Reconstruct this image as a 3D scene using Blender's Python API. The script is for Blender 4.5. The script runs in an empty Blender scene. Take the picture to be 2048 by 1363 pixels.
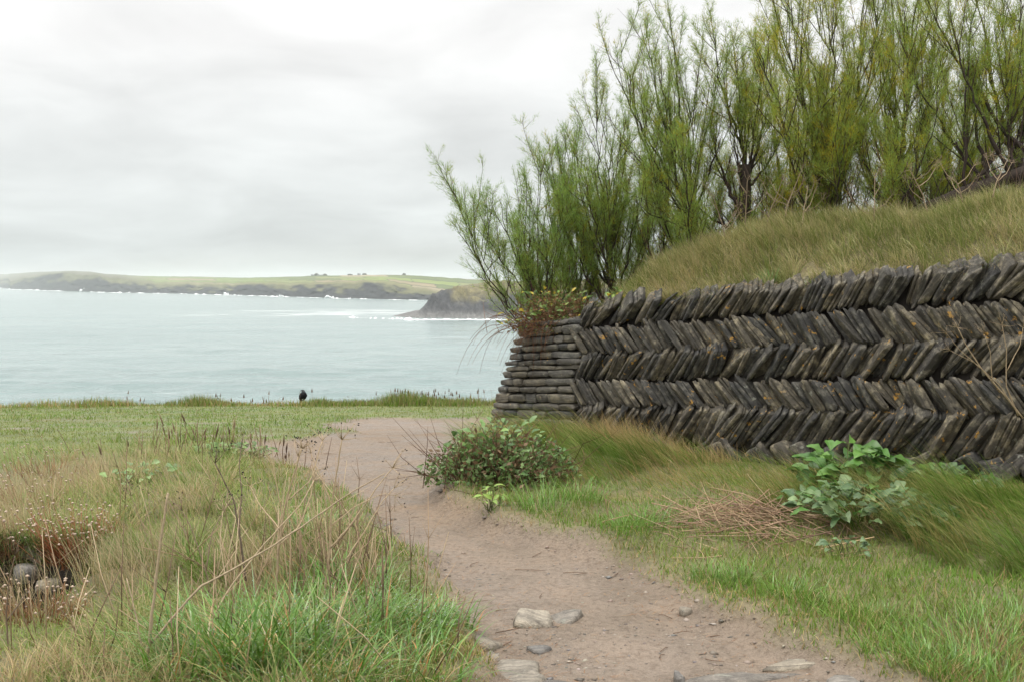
import bpy, math, random
import numpy as np
from mathutils import Vector, Matrix

rng = np.random.default_rng(11)
random.seed(11)
R = math.radians
scene = bpy.context.scene
col = scene.collection

# ------------------------------------------------------------------ camera
F_PX, CX, CY = 2300.0, 1024.0, 681.5
CAM_Z = 1.6
PITCH = math.atan(114.5 / F_PX)
cam_d = bpy.data.cameras.new('camera')
cam = bpy.data.objects.new('camera', cam_d)
col.objects.link(cam)
cam.location = (0, 0, CAM_Z)
cam.rotation_euler = (math.pi / 2 - PITCH, 0, 0)
cam_d.sensor_width = 36.0
cam_d.lens = F_PX / 2048 * 36.0
cam_d.clip_start = 0.1
cam_d.clip_end = 30000
scene.camera = cam

# ------------------------------------------------------------------ sky (overcast) + sun behind cloud
SUN_EL, SUN_AZ = R(72), R(240)          # azimuth clockwise from +Y: behind the camera, to the left
world = bpy.data.worlds.new('World')
scene.world = world
world.use_nodes = True
wn, wl = world.node_tree.nodes, world.node_tree.links
wn.clear()


def wnode(t, **kw):
    n = wn.new(t)
    for k, v in kw.items():
        setattr(n, k, v)
    return n


def wmath(op, a, b=None, c=None, clamp=False):
    n = wnode('ShaderNodeMath', operation=op, use_clamp=clamp)
    for i, v in enumerate((a, b, c)):
        if v is None:
            continue
        if isinstance(v, (int, float)):
            n.inputs[i].default_value = v
        else:
            wl.new(v, n.inputs[i])
    return n.outputs[0]


tc = wnode('ShaderNodeTexCoord')
sep = wnode('ShaderNodeSeparateXYZ')
wl.new(tc.outputs['Generated'], sep.inputs[0])
el = wmath('MAXIMUM', sep.outputs['Z'], 0.0)
den = wmath('ADD', el, 0.22)
comb = wnode('ShaderNodeCombineXYZ')
wl.new(wmath('DIVIDE', sep.outputs['X'], den), comb.inputs[0])
wl.new(wmath('DIVIDE', sep.outputs['Y'], den), comb.inputs[1])
n1 = wnode('ShaderNodeTexNoise')
n1.inputs['Scale'].default_value = 1.9
n1.inputs['Detail'].default_value = 6
n1.inputs['Roughness'].default_value = 0.52
n1.inputs['Distortion'].default_value = 0.35
wl.new(comb.outputs[0], n1.inputs['Vector'])
cloud = wmath('MULTIPLY_ADD', n1.outputs['Fac'], 0.72, 0.64)
# overcast sky: zenith about three times the horizon
rise = wmath('SUBTRACT', 1.0, wmath('EXPONENT', wmath('MULTIPLY', el, -11.0)))
grad = wmath('ADD', wmath('MULTIPLY_ADD', rise, 0.30, 0.47), wmath('MULTIPLY', wmath('POWER', el, 2.0), 1.5))
lum = wmath('MULTIPLY', wmath('MULTIPLY', grad, cloud), 10.0)
tint = wnode('ShaderNodeMix', data_type='RGBA')
tint.inputs['A'].default_value = (0.945, 1.0, 0.995, 1)
tint.inputs['B'].default_value = (1.0, 0.995, 0.985, 1)
wl.new(wmath('MULTIPLY', el, 5.0, clamp=True), tint.inputs['Factor'])
grey = wnode('ShaderNodeVectorMath', operation='SCALE')
wl.new(tint.outputs['Result'], grey.inputs[0])
wl.new(lum, grey.inputs['Scale'])
sky = wnode('ShaderNodeTexSky', sky_type='NISHITA')
sky.sun_disc = False
sky.sun_elevation = SUN_EL
sky.sun_rotation = SUN_AZ
mixs = wnode('ShaderNodeMix', data_type='RGBA')
mixs.inputs['Factor'].default_value = 0.97
wl.new(sky.outputs[0], mixs.inputs['A'])
wl.new(grey.outputs[0], mixs.inputs['B'])
bg = wnode('ShaderNodeBackground')
bg.inputs['Strength'].default_value = 0.1
wl.new(mixs.outputs['Result'], bg.inputs['Color'])
wo = wnode('ShaderNodeOutputWorld')
wl.new(bg.outputs[0], wo.inputs[0])

sun_d = bpy.data.lights.new('sun', 'SUN')
sun_d.energy = 1.5
sun_d.angle = R(25)
sun_d.color = (1.0, 0.97, 0.92)
sun = bpy.data.objects.new('sun', sun_d)
col.objects.link(sun)
sv = Vector((math.sin(SUN_AZ) * math.cos(SUN_EL), math.cos(SUN_AZ) * math.cos(SUN_EL), math.sin(SUN_EL)))
sun.rotation_euler = (-sv).to_track_quat('-Z', 'Y').to_euler()
sun.location = sv * 50

scene.view_settings.view_transform = 'Standard'
scene.view_settings.look = 'None'
scene.view_settings.exposure = 0.32
scene.view_settings.gamma = 1.0
scene.cycles.use_denoising = True
scene.cycles.max_bounces = 6
scene.cycles.transparent_max_bounces = 6
scene.cycles.volume_bounces = 1

# ------------------------------------------------------------------ helpers
def at(px, py, Y):
    """World point at forward distance Y seen at a photograph pixel."""
    u, v = (px - CX) / F_PX, -(py - CY) / F_PX
    d = np.array([u, math.cos(PITCH) + v * math.sin(PITCH), -math.sin(PITCH) + v * math.cos(PITCH)])
    p = d * (Y / d[1])
    return np.array([p[0], p[1], p[2] + CAM_Z])


def hash2(ix, iy, seed):
    h = (ix.astype(np.int64) * 374761393 + iy.astype(np.int64) * 668265263 + seed * 974711) & 0xFFFFFFFF
    h = ((h ^ (h >> 13)) * 1274126177) & 0xFFFFFFFF
    return ((h ^ (h >> 16)) & 0xFFFF) / 65535.0


def vnoise(x, y, seed=0):
    x, y = np.asarray(x, float), np.asarray(y, float)
    ix, iy = np.floor(x), np.floor(y)
    fx, fy = x - ix, y - iy
    fx, fy = fx * fx * (3 - 2 * fx), fy * fy * (3 - 2 * fy)
    a, b = hash2(ix, iy, seed), hash2(ix + 1, iy, seed)
    c, d = hash2(ix, iy + 1, seed), hash2(ix + 1, iy + 1, seed)
    return (a * (1 - fx) + b * fx) * (1 - fy) + (c * (1 - fx) + d * fx) * fy


def fbm(x, y, seed=0, oct=4):
    s, a, t = 0, 0.5, 0
    for i in range(oct):
        s = s + a * vnoise(x * 2 ** i, y * 2 ** i, seed + i * 17)
        t += a
        a *= 0.5
    return s / t


def sstep(a, b, x):
    t = np.clip((x - a) / (b - a), 0, 1)
    return t * t * (3 - 2 * t)


def set_mesh(me, verts, tris, colors=None, smooth=False):
    verts = np.ascontiguousarray(verts, np.float32)
    tris = np.ascontiguousarray(tris, np.int32)
    n, m = len(verts), len(tris)
    me.vertices.add(n)
    me.vertices.foreach_set('co', verts.ravel())
    k = tris.shape[1]
    me.loops.add(m * k)
    me.loops.foreach_set('vertex_index', tris.ravel())
    me.polygons.add(m)
    me.polygons.foreach_set('loop_start', np.arange(0, m * k, k, dtype=np.int32))
    if smooth:
        me.polygons.foreach_set('use_smooth', np.ones(m, bool))
    if colors is not None:
        ca = me.color_attributes.new('tone', 'FLOAT_COLOR', 'POINT')
        c4 = np.ones((n, 4), np.float32)
        c4[:, :3] = colors
        ca.data.foreach_set('color', c4.ravel())
    me.update(calc_edges=True)
    me.validate()


def link(name, me, mat=None, parent=None):
    o = bpy.data.objects.new(name, me)
    col.objects.link(o)
    if mat is not None and me is not None and not me.materials:
        me.materials.append(mat)
    if parent is not None:
        o.parent = parent
    return o


def build(name, verts, tris, mat, parent=None, colors=None, smooth=False):
    me = bpy.data.meshes.new(name)
    set_mesh(me, verts, tris, colors, smooth)
    return link(name, me, mat, parent)


def tag(o, label=None, cat=None, group=None, kind=None):
    for k, v in (('label', label), ('category', cat), ('group', group), ('kind', kind)):
        if v:
            o[k] = v
    return o


def empty(name, loc=(0, 0, 0)):
    o = bpy.data.objects.new(name, None)
    col.objects.link(o)
    o.location = loc
    o.empty_display_size = 0.1
    return o


class Acc:
    """Collects triangles (with a colour per vertex) for one mesh."""
    def __init__(self):
        self.v, self.f, self.c, self.n = [], [], [], 0

    def add(self, v, f, c=(0.5, 0.5, 0.5)):
        v, f = np.asarray(v, float), np.asarray(f, int)
        c = np.asarray(c, float)
        if c.ndim == 1:
            c = np.tile(c, (len(v), 1))
        self.v.append(v); self.f.append(f + self.n); self.c.append(c)
        self.n += len(v)

    def tube(self, pts, rad, sides=5, c=(0.1, 0.08, 0.06), cap=True):
        pts, rad = np.asarray(pts, float), np.asarray(rad, float)
        k = len(pts)
        tan = np.gradient(pts, axis=0)
        tan /= np.linalg.norm(tan, axis=1)[:, None] + 1e-9
        ref = np.where(np.abs(tan[:, 2:3]) > 0.9, np.array([[1.0, 0, 0]]), np.array([[0, 0, 1.0]]))
        ref = np.tile(ref[:1], (k, 1))
        a = np.cross(tan, ref); a /= np.linalg.norm(a, axis=1)[:, None] + 1e-9
        b = np.cross(tan, a)
        th = np.arange(sides) / sides * 2 * math.pi
        ring = pts[:, None] + rad[:, None, None] * (a[:, None] * np.cos(th)[None, :, None] + b[:, None] * np.sin(th)[None, :, None])
        v = ring.reshape(-1, 3)
        f = []
        for i in range(k - 1):
            for j in range(sides):
                p, q = i * sides + j, i * sides + (j + 1) % sides
                f += [(p, q, p + sides), (q, q + sides, p + sides)]
        if not cap:
            self.add(v, f, c)
            return
        v = np.vstack([v, pts[:1], pts[-1:]])
        n0, n1_ = k * sides, k * sides + 1
        for j in range(sides):
            f += [(j, n0, (j + 1) % sides), ((k - 1) * sides + j, (k - 1) * sides + (j + 1) % sides, n1_)]
        self.add(v, f, c)

    def obj(self, name, mat, parent=None, smooth=False):
        return build(name, np.vstack(self.v), np.vstack(self.f), mat, parent, np.vstack(self.c), smooth)


def vivid(c, k=1.15):
    g = c @ np.array([.3, .6, .1])
    return np.clip(g[:, None] + (c - g[:, None]) * k, .008, 1)


def blades(P, length, width, az, th0, th1, colr, nseg=3, tip=None, side_rand=1.0, sag_az=None):
    """Curved tapering grass blades. th0: lean at the root, th1: extra lean to the tip (radians from vertical)."""
    n = len(P)
    length = np.broadcast_to(length, n); width = np.broadcast_to(width, n)
    az = np.broadcast_to(az, n); th0 = np.broadcast_to(th0, n); th1 = np.broadcast_to(th1, n)
    hd = np.stack([np.cos(az), np.sin(az), np.zeros(n)], 1)
    fa = az + math.pi / 2 + (rng.random(n) - 0.5) * 2.2 * side_rand
    sd = np.stack([np.cos(fa), np.sin(fa), np.zeros(n)], 1)
    p = P.astype(float).copy()
    rows = [p - sd * width[:, None] * 0.5, p + sd * width[:, None] * 0.5]
    seg = length / nseg
    for i in range(nseg):
        t = (i + 0.5) / nseg
        th = th0 + th1 * t
        p = p + hd * (np.sin(th) * seg)[:, None]
        p[:, 2] += np.cos(th) * seg
        if i < nseg - 1:
            w = width * (1 - ((i + 1) / nseg) ** 1.6) * 0.5
            rows += [p - sd * w[:, None], p + sd * w[:, None]]
    rows.append(p)
    k = len(rows)
    v = np.stack(rows, 1).reshape(-1, 3)
    f = []
    for i in range(nseg - 1):
        a = 2 * i
        f += [(a, a + 1, a + 3), (a, a + 3, a + 2)]
    f.append((k - 3, k - 2, k - 1))
    f = (np.array(f)[None] + (np.arange(n) * k)[:, None, None]).reshape(-1, 3)
    colr = vivid(colr)
    c = np.repeat(colr[:, None, :], k, 1)
    if tip is not None:
        tip = vivid(tip)
        tt = np.array([((j // 2) / nseg) for j in range(k - 1)] + [1.0])
        c = c * (1 - tt[None, :, None]) + tip[:, None, :] * tt[None, :, None]
    return v, f, c.reshape(-1, 3)


def stuff_blades(name, sets, mat, label, cat='grass'):
    a = Acc()
    for s in sets:
        a.add(*s)
    return tag(a.obj(name, mat, smooth=True), label, cat, kind='stuff')


def mixcol(a, b, t):
    return np.asarray(a)[None] * (1 - t[:, None]) + np.asarray(b)[None] * t[:, None]


# ------------------------------------------------------------------ materials
def mat_new(name):
    m = bpy.data.materials.new(name)
    m.use_nodes = True
    nt = m.node_tree
    b = nt.nodes['Principled BSDF']
    return m, nt, b


def nd(nt, t, **kw):
    n = nt.nodes.new(t)
    ins = kw.pop('ins', {})
    for k, v in kw.items():
        setattr(n, k, v)
    for k, v in ins.items():
        if hasattr(v, 'is_linked') or isinstance(v, bpy.types.NodeSocket):
            nt.links.new(v, n.inputs[k])
        else:
            n.inputs[k].default_value = v
    return n


def noise(nt, vec, scale, detail=4, rough=0.55, dist=0.0):
    n = nd(nt, 'ShaderNodeTexNoise', ins={'Scale': scale, 'Detail': detail, 'Roughness': rough, 'Distortion': dist})
    if vec is not None:
        nt.links.new(vec, n.inputs['Vector'])
    return n.outputs['Fac']


def ramp(nt, fac, stops):
    n = nd(nt, 'ShaderNodeValToRGB')
    cr = n.color_ramp
    while len(cr.elements) < len(stops):
        cr.elements.new(0.5)
    for e, (p, c) in zip(cr.elements, stops):
        e.position = p
        e.color = (*c, 1) if len(c) == 3 else c
    nt.links.new(fac, n.inputs[0])
    return n.outputs[0]


def mixc(nt, fac, a, b, blend='MIX'):
    n = nd(nt, 'ShaderNodeMix', data_type='RGBA', blend_type=blend)
    for k, v in (('Factor', fac), ('A', a), ('B', b)):
        if isinstance(v, bpy.types.NodeSocket):
            nt.links.new(v, n.inputs[k])
        else:
            n.inputs[k].default_value = v if k == 'Factor' or len(v) == 4 else (*v, 1)
    return n.outputs['Result']


def bump(nt, b, h, strength=0.5, dist=0.02):
    n = nd(nt, 'ShaderNodeBump', ins={'Strength': strength, 'Distance': dist, 'Height': h})
    nt.links.new(n.outputs[0], b.inputs['Normal'])


def leafy(name, rough=0.5, trans=0.3, spec=0.35):
    """Plant tissue: colour from the blade's own tone, some light passing through."""
    m, nt, b = mat_new(name)
    a = nd(nt, 'ShaderNodeVertexColor', layer_name='tone')
    nt.links.new(a.outputs[0], b.inputs['Base Color'])
    b.inputs['Roughness'].default_value = rough
    b.inputs['Specular IOR Level'].default_value = spec
    tr = nd(nt, 'ShaderNodeBsdfTranslucent')
    nt.links.new(a.outputs[0], tr.inputs[0])
    mx = nd(nt, 'ShaderNodeMixShader', ins={0: trans})
    nt.links.new(b.outputs[0], mx.inputs[1]); nt.links.new(tr.outputs[0], mx.inputs[2])
    nt.links.new(mx.outputs[0], nt.nodes['Material Output'].inputs[0])
    return m


M = {}
M['grass'] = leafy('grass', 0.5, 0.3, 0.3)
M['wet_grass'] = leafy('wet_grass', 0.28, 0.3, 0.5)
M['tamarisk'] = leafy('tamarisk', 0.6, 0.5, 0.2)
M['dry'] = leafy('dry', 0.8, 0.1, 0.15)

# bark / stalk: tone attribute with fine grain
m, nt, b = mat_new('bark')
a = nd(nt, 'ShaderNodeVertexColor', layer_name='tone')
tcn = nd(nt, 'ShaderNodeTexCoord')
f = noise(nt, tcn.outputs['Object'], 60, 5, 0.7)
nt.links.new(mixc(nt, 0.55, a.outputs[0], ramp(nt, f, [(0.3, (0.25, 0.25, 0.25)), (0.75, (1.0, 1.0, 1.0))]), 'MULTIPLY'), b.inputs['Base Color'])
b.inputs['Roughness'].default_value = 0.8
b.inputs['Specular IOR Level'].default_value = 0.2
bump(nt, b, f, 0.6, 0.006)
M['bark'] = m

# soil under the grass and the worn path share one recipe; 'tone' holds the ground's own colour
def ground_mat(name, pebbly):
    m, nt, b = mat_new(name)
    a = nd(nt, 'ShaderNodeVertexColor', layer_name='tone')
    tcn = nd(nt, 'ShaderNodeTexCoord')
    v = tcn.outputs['Object']
    f1 = noise(nt, v, 2.2, 6, 0.6)
    f2 = noise(nt, v, 26, 6, 0.65)
    f3 = noise(nt, v, 140, 3, 0.6)
    c = mixc(nt, 0.85, a.outputs[0], ramp(nt, f1, [(0.3, (0.72, 0.71, 0.70)), (0.5, (0.95, 0.95, 0.95)), (0.7, (1.12, 1.1, 1.08))]), 'MULTIPLY')
    c = mixc(nt, 0.8, c, ramp(nt, f2, [(0.3, (0.62, 0.58, 0.54)), (0.52, (1.0, 1.0, 1.0)), (0.75, (1.18, 1.16, 1.14))]), 'MULTIPLY')
    c = mixc(nt, 0.5, c, ramp(nt, f3, [(0.25, (0.5, 0.45, 0.4)), (0.5, (1, 1, 1)), (0.8, (1.25, 1.22, 1.2))]), 'MULTIPLY')
    nt.links.new(c, b.inputs['Base Color'])
    rr = ramp(nt, f1, [(0.38, (0.42, 0.42, 0.42)), (0.62, (0.8, 0.8, 0.8))])
    nt.links.new(rr, b.inputs['Roughness'])
    b.inputs['Specular IOR Level'].default_value = 0.35
    vor = nd(nt, 'ShaderNodeTexVoronoi', ins={'Scale': 38.0})
    nt.links.new(v, vor.inputs['Vector'])
    h = nd(nt, 'ShaderNodeMath', operation='ADD')
    nt.links.new(f2, h.inputs[0])
    h2 = nd(nt, 'ShaderNodeMath', operation='MULTIPLY', ins={1: pebbly})
    nt.links.new(vor.outputs['Distance'], h2.inputs[0])
    nt.links.new(h2.outputs[0], h.inputs[1])
    h3 = nd(nt, 'ShaderNodeMath', operation='MULTIPLY_ADD', ins={1: 0.35})
    nt.links.new(f3, h3.inputs[0]); nt.links.new(h.outputs[0], h3.inputs[2])
    bump(nt, b, h3.outputs[0], 0.9, 0.03)
    return m


M['soil'] = ground_mat('soil', 0.2)
M['path'] = ground_mat('path', -0.5)

# slate: cleaved layers along the slab, weathering and lichen
def slate_mat(name, base, pale, lichen=0.62):
    m, nt, b = mat_new(name)
    tcn = nd(nt, 'ShaderNodeTexCoord')
    geo = nd(nt, 'ShaderNodeNewGeometry')
    oi = nd(nt, 'ShaderNodeObjectInfo')
    off = nd(nt, 'ShaderNodeVectorMath', operation='SCALE', ins={0: (37.0, 19.0, 53.0)})
    nt.links.new(oi.outputs['Random'], off.inputs['Scale'])
    add = nd(nt, 'ShaderNodeVectorMath', operation='ADD')
    nt.links.new(tcn.outputs['Object'], add.inputs[0]); nt.links.new(off.outputs[0], add.inputs[1])
    st = nd(nt, 'ShaderNodeMapping', ins={'Scale': (5.0, 70.0, 16.0)})
    nt.links.new(add.outputs[0], st.inputs['Vector'])
    layers = noise(nt, st.outputs[0], 1.0, 6, 0.62, 0.6)
    blot = noise(nt, add.outputs[0], 11, 6, 0.65)
    fine = noise(nt, add.outputs[0], 75, 4, 0.65)
    c = ramp(nt, blot, [(0.30, base), (0.5, tuple(x * 1.7 for x in base)), (0.72, pale)])
    c = mixc(nt, 0.75, c, ramp(nt, layers, [(0.3, (0.45, 0.45, 0.47)), (0.55, (1.0, 1.0, 1.0)), (0.8, (1.5, 1.46, 1.38))]), 'MULTIPLY')
    c = mixc(nt, 0.5, c, ramp(nt, fine, [(0.3, (0.6, 0.6, 0.6)), (0.7, (1.3, 1.3, 1.3))]), 'MULTIPLY')
    # each slab its own tone
    c = mixc(nt, 0.9, c, ramp(nt, oi.outputs['Random'], [(0.0, (0.5, 0.53, 0.6)), (0.3, (0.95, 0.95, 0.95)), (0.6, (1.25, 1.16, 0.98)), (0.8, (0.75, 0.74, 0.76)), (1.0, (1.6, 1.5, 1.3))]), 'MULTIPLY')
    # pale crust
    pl = noise(nt, geo.outputs['Position'], 17, 5, 0.6)
    c = mixc(nt, ramp(nt, pl, [(0.62, (0, 0, 0)), (0.68, (0.55, 0.55, 0.55))]), c, (0.33, 0.33, 0.27))
    # orange-yellow lichen blots, only in some areas
    l1 = noise(nt, geo.outputs['Position'], 17, 5, 0.6)
    l2 = noise(nt, geo.outputs['Position'], 2.1, 2, 0.5)
    lm = nd(nt, 'ShaderNodeMath', operation='MULTIPLY')
    nt.links.new(ramp(nt, l1, [(lichen, (0, 0, 0)), (lichen + 0.03, (1, 1, 1))]), lm.inputs[0])
    nt.links.new(ramp(nt, l2, [(0.47, (0, 0, 0)), (0.54, (1, 1, 1))]), lm.inputs[1])
    c = mixc(nt, lm.outputs[0], c, (0.42, 0.23, 0.045))
    nt.links.new(c, b.inputs['Base Color'])
    b.inputs['Roughness'].default_value = 0.62
    b.inputs['Specular IOR Level'].default_value = 0.35
    h = nd(nt, 'ShaderNodeMath', operation='MULTIPLY_ADD', ins={1: 0.5})
    nt.links.new(fine, h.inputs[0]); nt.links.new(layers, h.inputs[2])
    bump(nt, b, h.outputs[0], 0.9, 0.02)
    return m


M['slate'] = slate_mat('slate', (0.048, 0.044, 0.037), (0.32, 0.29, 0.22))
M['pier_slate'] = slate_mat('pier_slate', (0.070, 0.066, 0.057), (0.25, 0.232, 0.185), 0.67)
M['rock'] = slate_mat('rock', (0.15, 0.138, 0.122), (0.36, 0.33, 0.29), 0.95)

m, nt, b = mat_new('wall_earth')
b.inputs['Base Color'].default_value = (0.035, 0.028, 0.022, 1)
b.inputs['Roughness'].default_value = 0.95
M['earth'] = m

m, nt, b = mat_new('chips')
a = nd(nt, 'ShaderNodeVertexColor', layer_name='tone')
nt.links.new(a.outputs[0], b.inputs['Base Color'])
b.inputs['Roughness'].default_value = 0.6
M['chips'] = m

# ------------------------------------------------------------------ lie of the land
Z_Y = [-12, 0, 4.6, 9.0, 12.5, 13.3, 22.0, 24.0, 60]
Z_Z = [0.10, 0.03, 0.0, -0.06, -0.20, -0.25, -0.70, -0.80, -2.5]


def z0(Y):
    return np.interp(Y, Z_Y, Z_Z)


def on_ground(px, py):
    Y = 8.0
    for _ in range(60):
        p = at(px, py, Y)
        drop = CAM_Z - z0(Y)
        d = CAM_Z - p[2]
        Y = 0.5 * Y + 0.5 * Y * drop / max(d, 1e-3)
        Y = min(Y, 26)
    return at(px, py, Y)[:2]


PATH_PX = [(965, 1420), (962, 1340), (945, 1250), (900, 1170), (820, 1100), (745, 1050), (690, 1012), (640, 985), (590, 958), (540, 930),
           (505, 910), (450, 888), (490, 879), (570, 877), (650, 868), (720, 862), (640, 853), (700, 838), (790, 833), (880, 836), (950, 834),
           (1060, 834), (1200, 836), (1400, 850), (1400, 872), (1200, 880), (1000, 892),
           (950, 905), (895, 925), (880, 955), (888, 985), (930, 1018), (985, 1042), (1060, 1062), (1180, 1088), (1290, 1118), (1375, 1165),
           (1450, 1218), (1570, 1272), (1710, 1322), (1860, 1370), (2000, 1420)]
path_w = np.array([on_ground(*p) for p in PATH_PX])
# carry the path on, past and behind the camera
path_w = np.vstack([[(0.75, -8.0), (-0.55, -8.0), (-0.35, 0.0)], path_w, [(2.6, 2.0), (1.9, 0.0)]])


def poly_sd(x, y, poly):
    """Signed distance to a polygon, positive inside."""
    sh = x.shape
    x, y = x.ravel(), y.ravel()
    d = np.full(x.shape, 1e9)
    inside = np.zeros(x.shape, bool)
    n = len(poly)
    for i in range(n):
        ax, ay = poly[i]; bx, by = poly[(i + 1) % n]
        ex, ey = bx - ax, by - ay
        t = np.clip(((x - ax) * ex + (y - ay) * ey) / (ex * ex + ey * ey + 1e-12), 0, 1)
        d = np.minimum(d, np.hypot(x - ax - t * ex, y - ay - t * ey))
        cr = ((ay > y) != (by > y)) & (x < (bx - ax) * (y - ay) / (by - ay + 1e-12) + ax)
        inside ^= cr
    return np.where(inside, d, -d).reshape(sh)


# wall frame
W0 = np.array([0.65, 12.3]); W1 = np.array([3.96, 8.9])
WL = float(np.linalg.norm(W1 - W0))
WU = (W1 - W0) / WL
WN = np.array([WU[1], -WU[0]])
if WN[1] > 0:
    WN = -WN
COURSE_L = np.array([-0.20, -0.063, 0.274, 0.557, 0.830, 1.129, 1.333])
COURSE_R = np.array([-0.02, 0.195, 0.578, 0.865, 1.163, 1.484, 1.774])


def course_z(s):
    t = s / WL
    return COURSE_L * (1 - t) + COURSE_R * t


def wall_sw(x, y):
    dx, dy = x - W0[0], y - W0[1]
    return dx * WU[0] + dy * WU[1], dx * WN[0] + dy * WN[1]


def wall_pt(s, z, out=0.0):
    """Point on the battered wall face, `out` metres proud of it."""
    zb = course_z(s)[1]
    o = out - 0.10 * (z - zb)
    p = W0 + WU * s + WN * o
    return np.array([p[0], p[1], z])


PIER_END = -1.42


def path_sd(x, y):
    sd = poly_sd(x, y, path_w)
    return sd + (fbm(x * 2.3, y * 2.3, 5) - 0.5) * 0.34 + (fbm(x * 9, y * 9, 8, 3) - 0.5) * 0.09


def cliff_line(x):
    return 22.3 + 0.9 * (fbm(x * 0.25, x * 0 + 3, 31) - 0.5) * 2 - 0.012 * x * x * (x < 0)


def ground_z(x, y, sd=None):
    if sd is None:
        sd = path_sd(x, y)
    z = z0(y) + 0.0 * x
    inpath = sstep(-0.10, 0.16, sd)
    near = sstep(14.5, 11.0, y)
    # trodden path lies a little lower than the turf
    z = z - 0.085 * inpath * (0.35 + 0.65 * near)
    z = z + inpath * 0.03 * (fbm(x * 2.1, y * 2.1, 71) - 0.5) + inpath * 0.028 * (fbm(x * 6, y * 6, 77) - 0.5)
    out = 1 - inpath
    z = z + out * (0.26 * (fbm(x * 0.9, y * 0.9, 21) - 0.45) * near + 0.05 * (fbm(x * 3.4, y * 3.4, 23) - 0.5) * (0.4 + 0.6 * near))
    # verge rising to the wall foot
    s, w = wall_sw(x, y)
    foot = np.clip(s / WL, -0.5, 1.6) * 0.20 - 0.15
    k = np.exp(-(np.maximum(w, 0) / 1.5) ** 2) * sstep(-2.2, -0.6, s) * out
    z = z + (np.maximum(foot - z, 0)) * k
    z = z + out * sstep(0.05, -0.45, sd) * (0.20 * np.exp(-((s - 0.75) / 1.1) ** 2 - ((w - 1.3) / 0.85) ** 2) + 0.10 * np.exp(-((s - 4.8) / 0.9) ** 2 - ((w - 1.5) / 0.6) ** 2))
    # mound left of the path
    z = z + 0.14 * out * np.exp(-((x + 1.9) / 1.3) ** 2 - ((y - 9.2) / 2.2) ** 2)
    z = z - 0.30 * sstep(-2.9, -4.6, x) * sstep(12.8, 9.5, y)
    # eroded hollow on the left
    ex = (x + 3.05) / 0.82; ey = (y - 6.35) / np.where(y > 6.35, 0.62, 1.0)
    r = np.sqrt(ex * ex + ey * ey) + 0.25 * (fbm(x * 3, y * 3, 91) - 0.5)
    z = z - 0.72 * sstep(1.02, 0.72, r)
    z = z - 0.8 * sstep(-3.2, -4.4, x) * sstep(8.0, 6.4, y)
    # cliff
    c = y - cliff_line(x)
    z = z - np.maximum(c, 0) ** 1.25 * 1.15
    # under the bank behind the wall
    z = z - 0.35 * sstep(0.05, -0.25, w) * sstep(PIER_END + 0.1, PIER_END + 0.5, s) * sstep(-7.0, -6.0, w)
    return np.maximum(z, -21.5)


def steps(*seg):
    out = []
    for a, b_, d in seg:
        out += list(np.arange(a, b_, d))
    return np.array(out)


gx = steps((-90, -30, 6), (-30, -12, 1.5), (-12, -5, 0.2), (-5, 5.2, 0.06), (5.2, 12, 0.25), (12, 30, 1.5), (30, 91, 6))
gy = steps((-12, 2, 0.5), (2, 13.5, 0.065), (13.5, 26, 0.12), (26, 44, 0.6), (44, 61, 3))
GX, GY = np.meshgrid(gx, gy)
SD = path_sd(GX, GY)
GZ = ground_z(GX, GY, SD)
nx, ny = len(gx), len(gy)
V = np.stack([GX, GY, GZ], -1).reshape(-1, 3)
wear = sstep(-0.16, 0.05, SD)
# worn patches in the lawn
patch = fbm(GX * 0.9, GY * 1.8, 41)
wear = np.maximum(wear, 0.75 * sstep(0.60, 0.70, patch) * sstep(12.0, 13.5, GY) * sstep(19.5, 15, GY))
SOIL = np.array([0.20, 0.185, 0.085])
LAWN = np.array([0.165, 0.195, 0.06])
DIRT = np.array([0.262, 0.204, 0.152])
turf = np.clip(sstep(11.0, 12.8, GY), 0, 1)[..., None]
gc = SOIL * (1 - turf) + (LAWN * (0.75 + 0.5 * fbm(GX * 1.3, GY * 2.5, 43)[..., None])) * turf
dvar = fbm(GX * 0.8, GY * 0.8, 47)[..., None]
dirt = DIRT * (0.78 + 0.44 * dvar) * np.array([1.0, 1.0, 1.0]) + (dvar - 0.5) * np.array([-0.05, -0.01, 0.03])
gc = gc * (1 - wear[..., None]) + dirt * wear[..., None]
# bare dark earth in the hollow
hol = sstep(1.15, 0.85, np.sqrt(((GX + 3.05) / 0.82) ** 2 + ((GY - 6.35) / 0.75) ** 2))[..., None]
gc = gc * (1 - hol) + np.array([0.045, 0.034, 0.026]) * hol
cl = sstep(0.6, 2.5, GY - cliff_line(GX))[..., None]
gc = gc * (1 - cl) + np.array([0.12, 0.11, 0.09]) * cl
GC = gc.reshape(-1, 3)
ii = np.arange(nx * ny).reshape(ny, nx)
quads = np.stack([ii[:-1, :-1], ii[:-1, 1:], ii[1:, 1:], ii[1:, :-1]], -1).reshape(-1, 4)
sdq = 0.25 * (SD[:-1, :-1] + SD[:-1, 1:] + SD[1:, 1:] + SD[1:, :-1]).ravel()


def submesh(name, q, mat):
    used = np.unique(q)
    remap = np.zeros(len(V), int); remap[used] = np.arange(len(used))
    return build(name, V[used], remap[q], mat, None, GC[used], True)


tag(submesh('ground', quads[sdq <= 0], M['soil']), 'turf and soil of the clifftop around the path', 'ground', kind='structure')
tag(submesh('path', quads[sdq > 0], M['path']), 'worn bare earth footpath curving left around the stone wall', 'path', kind='structure')

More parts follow.
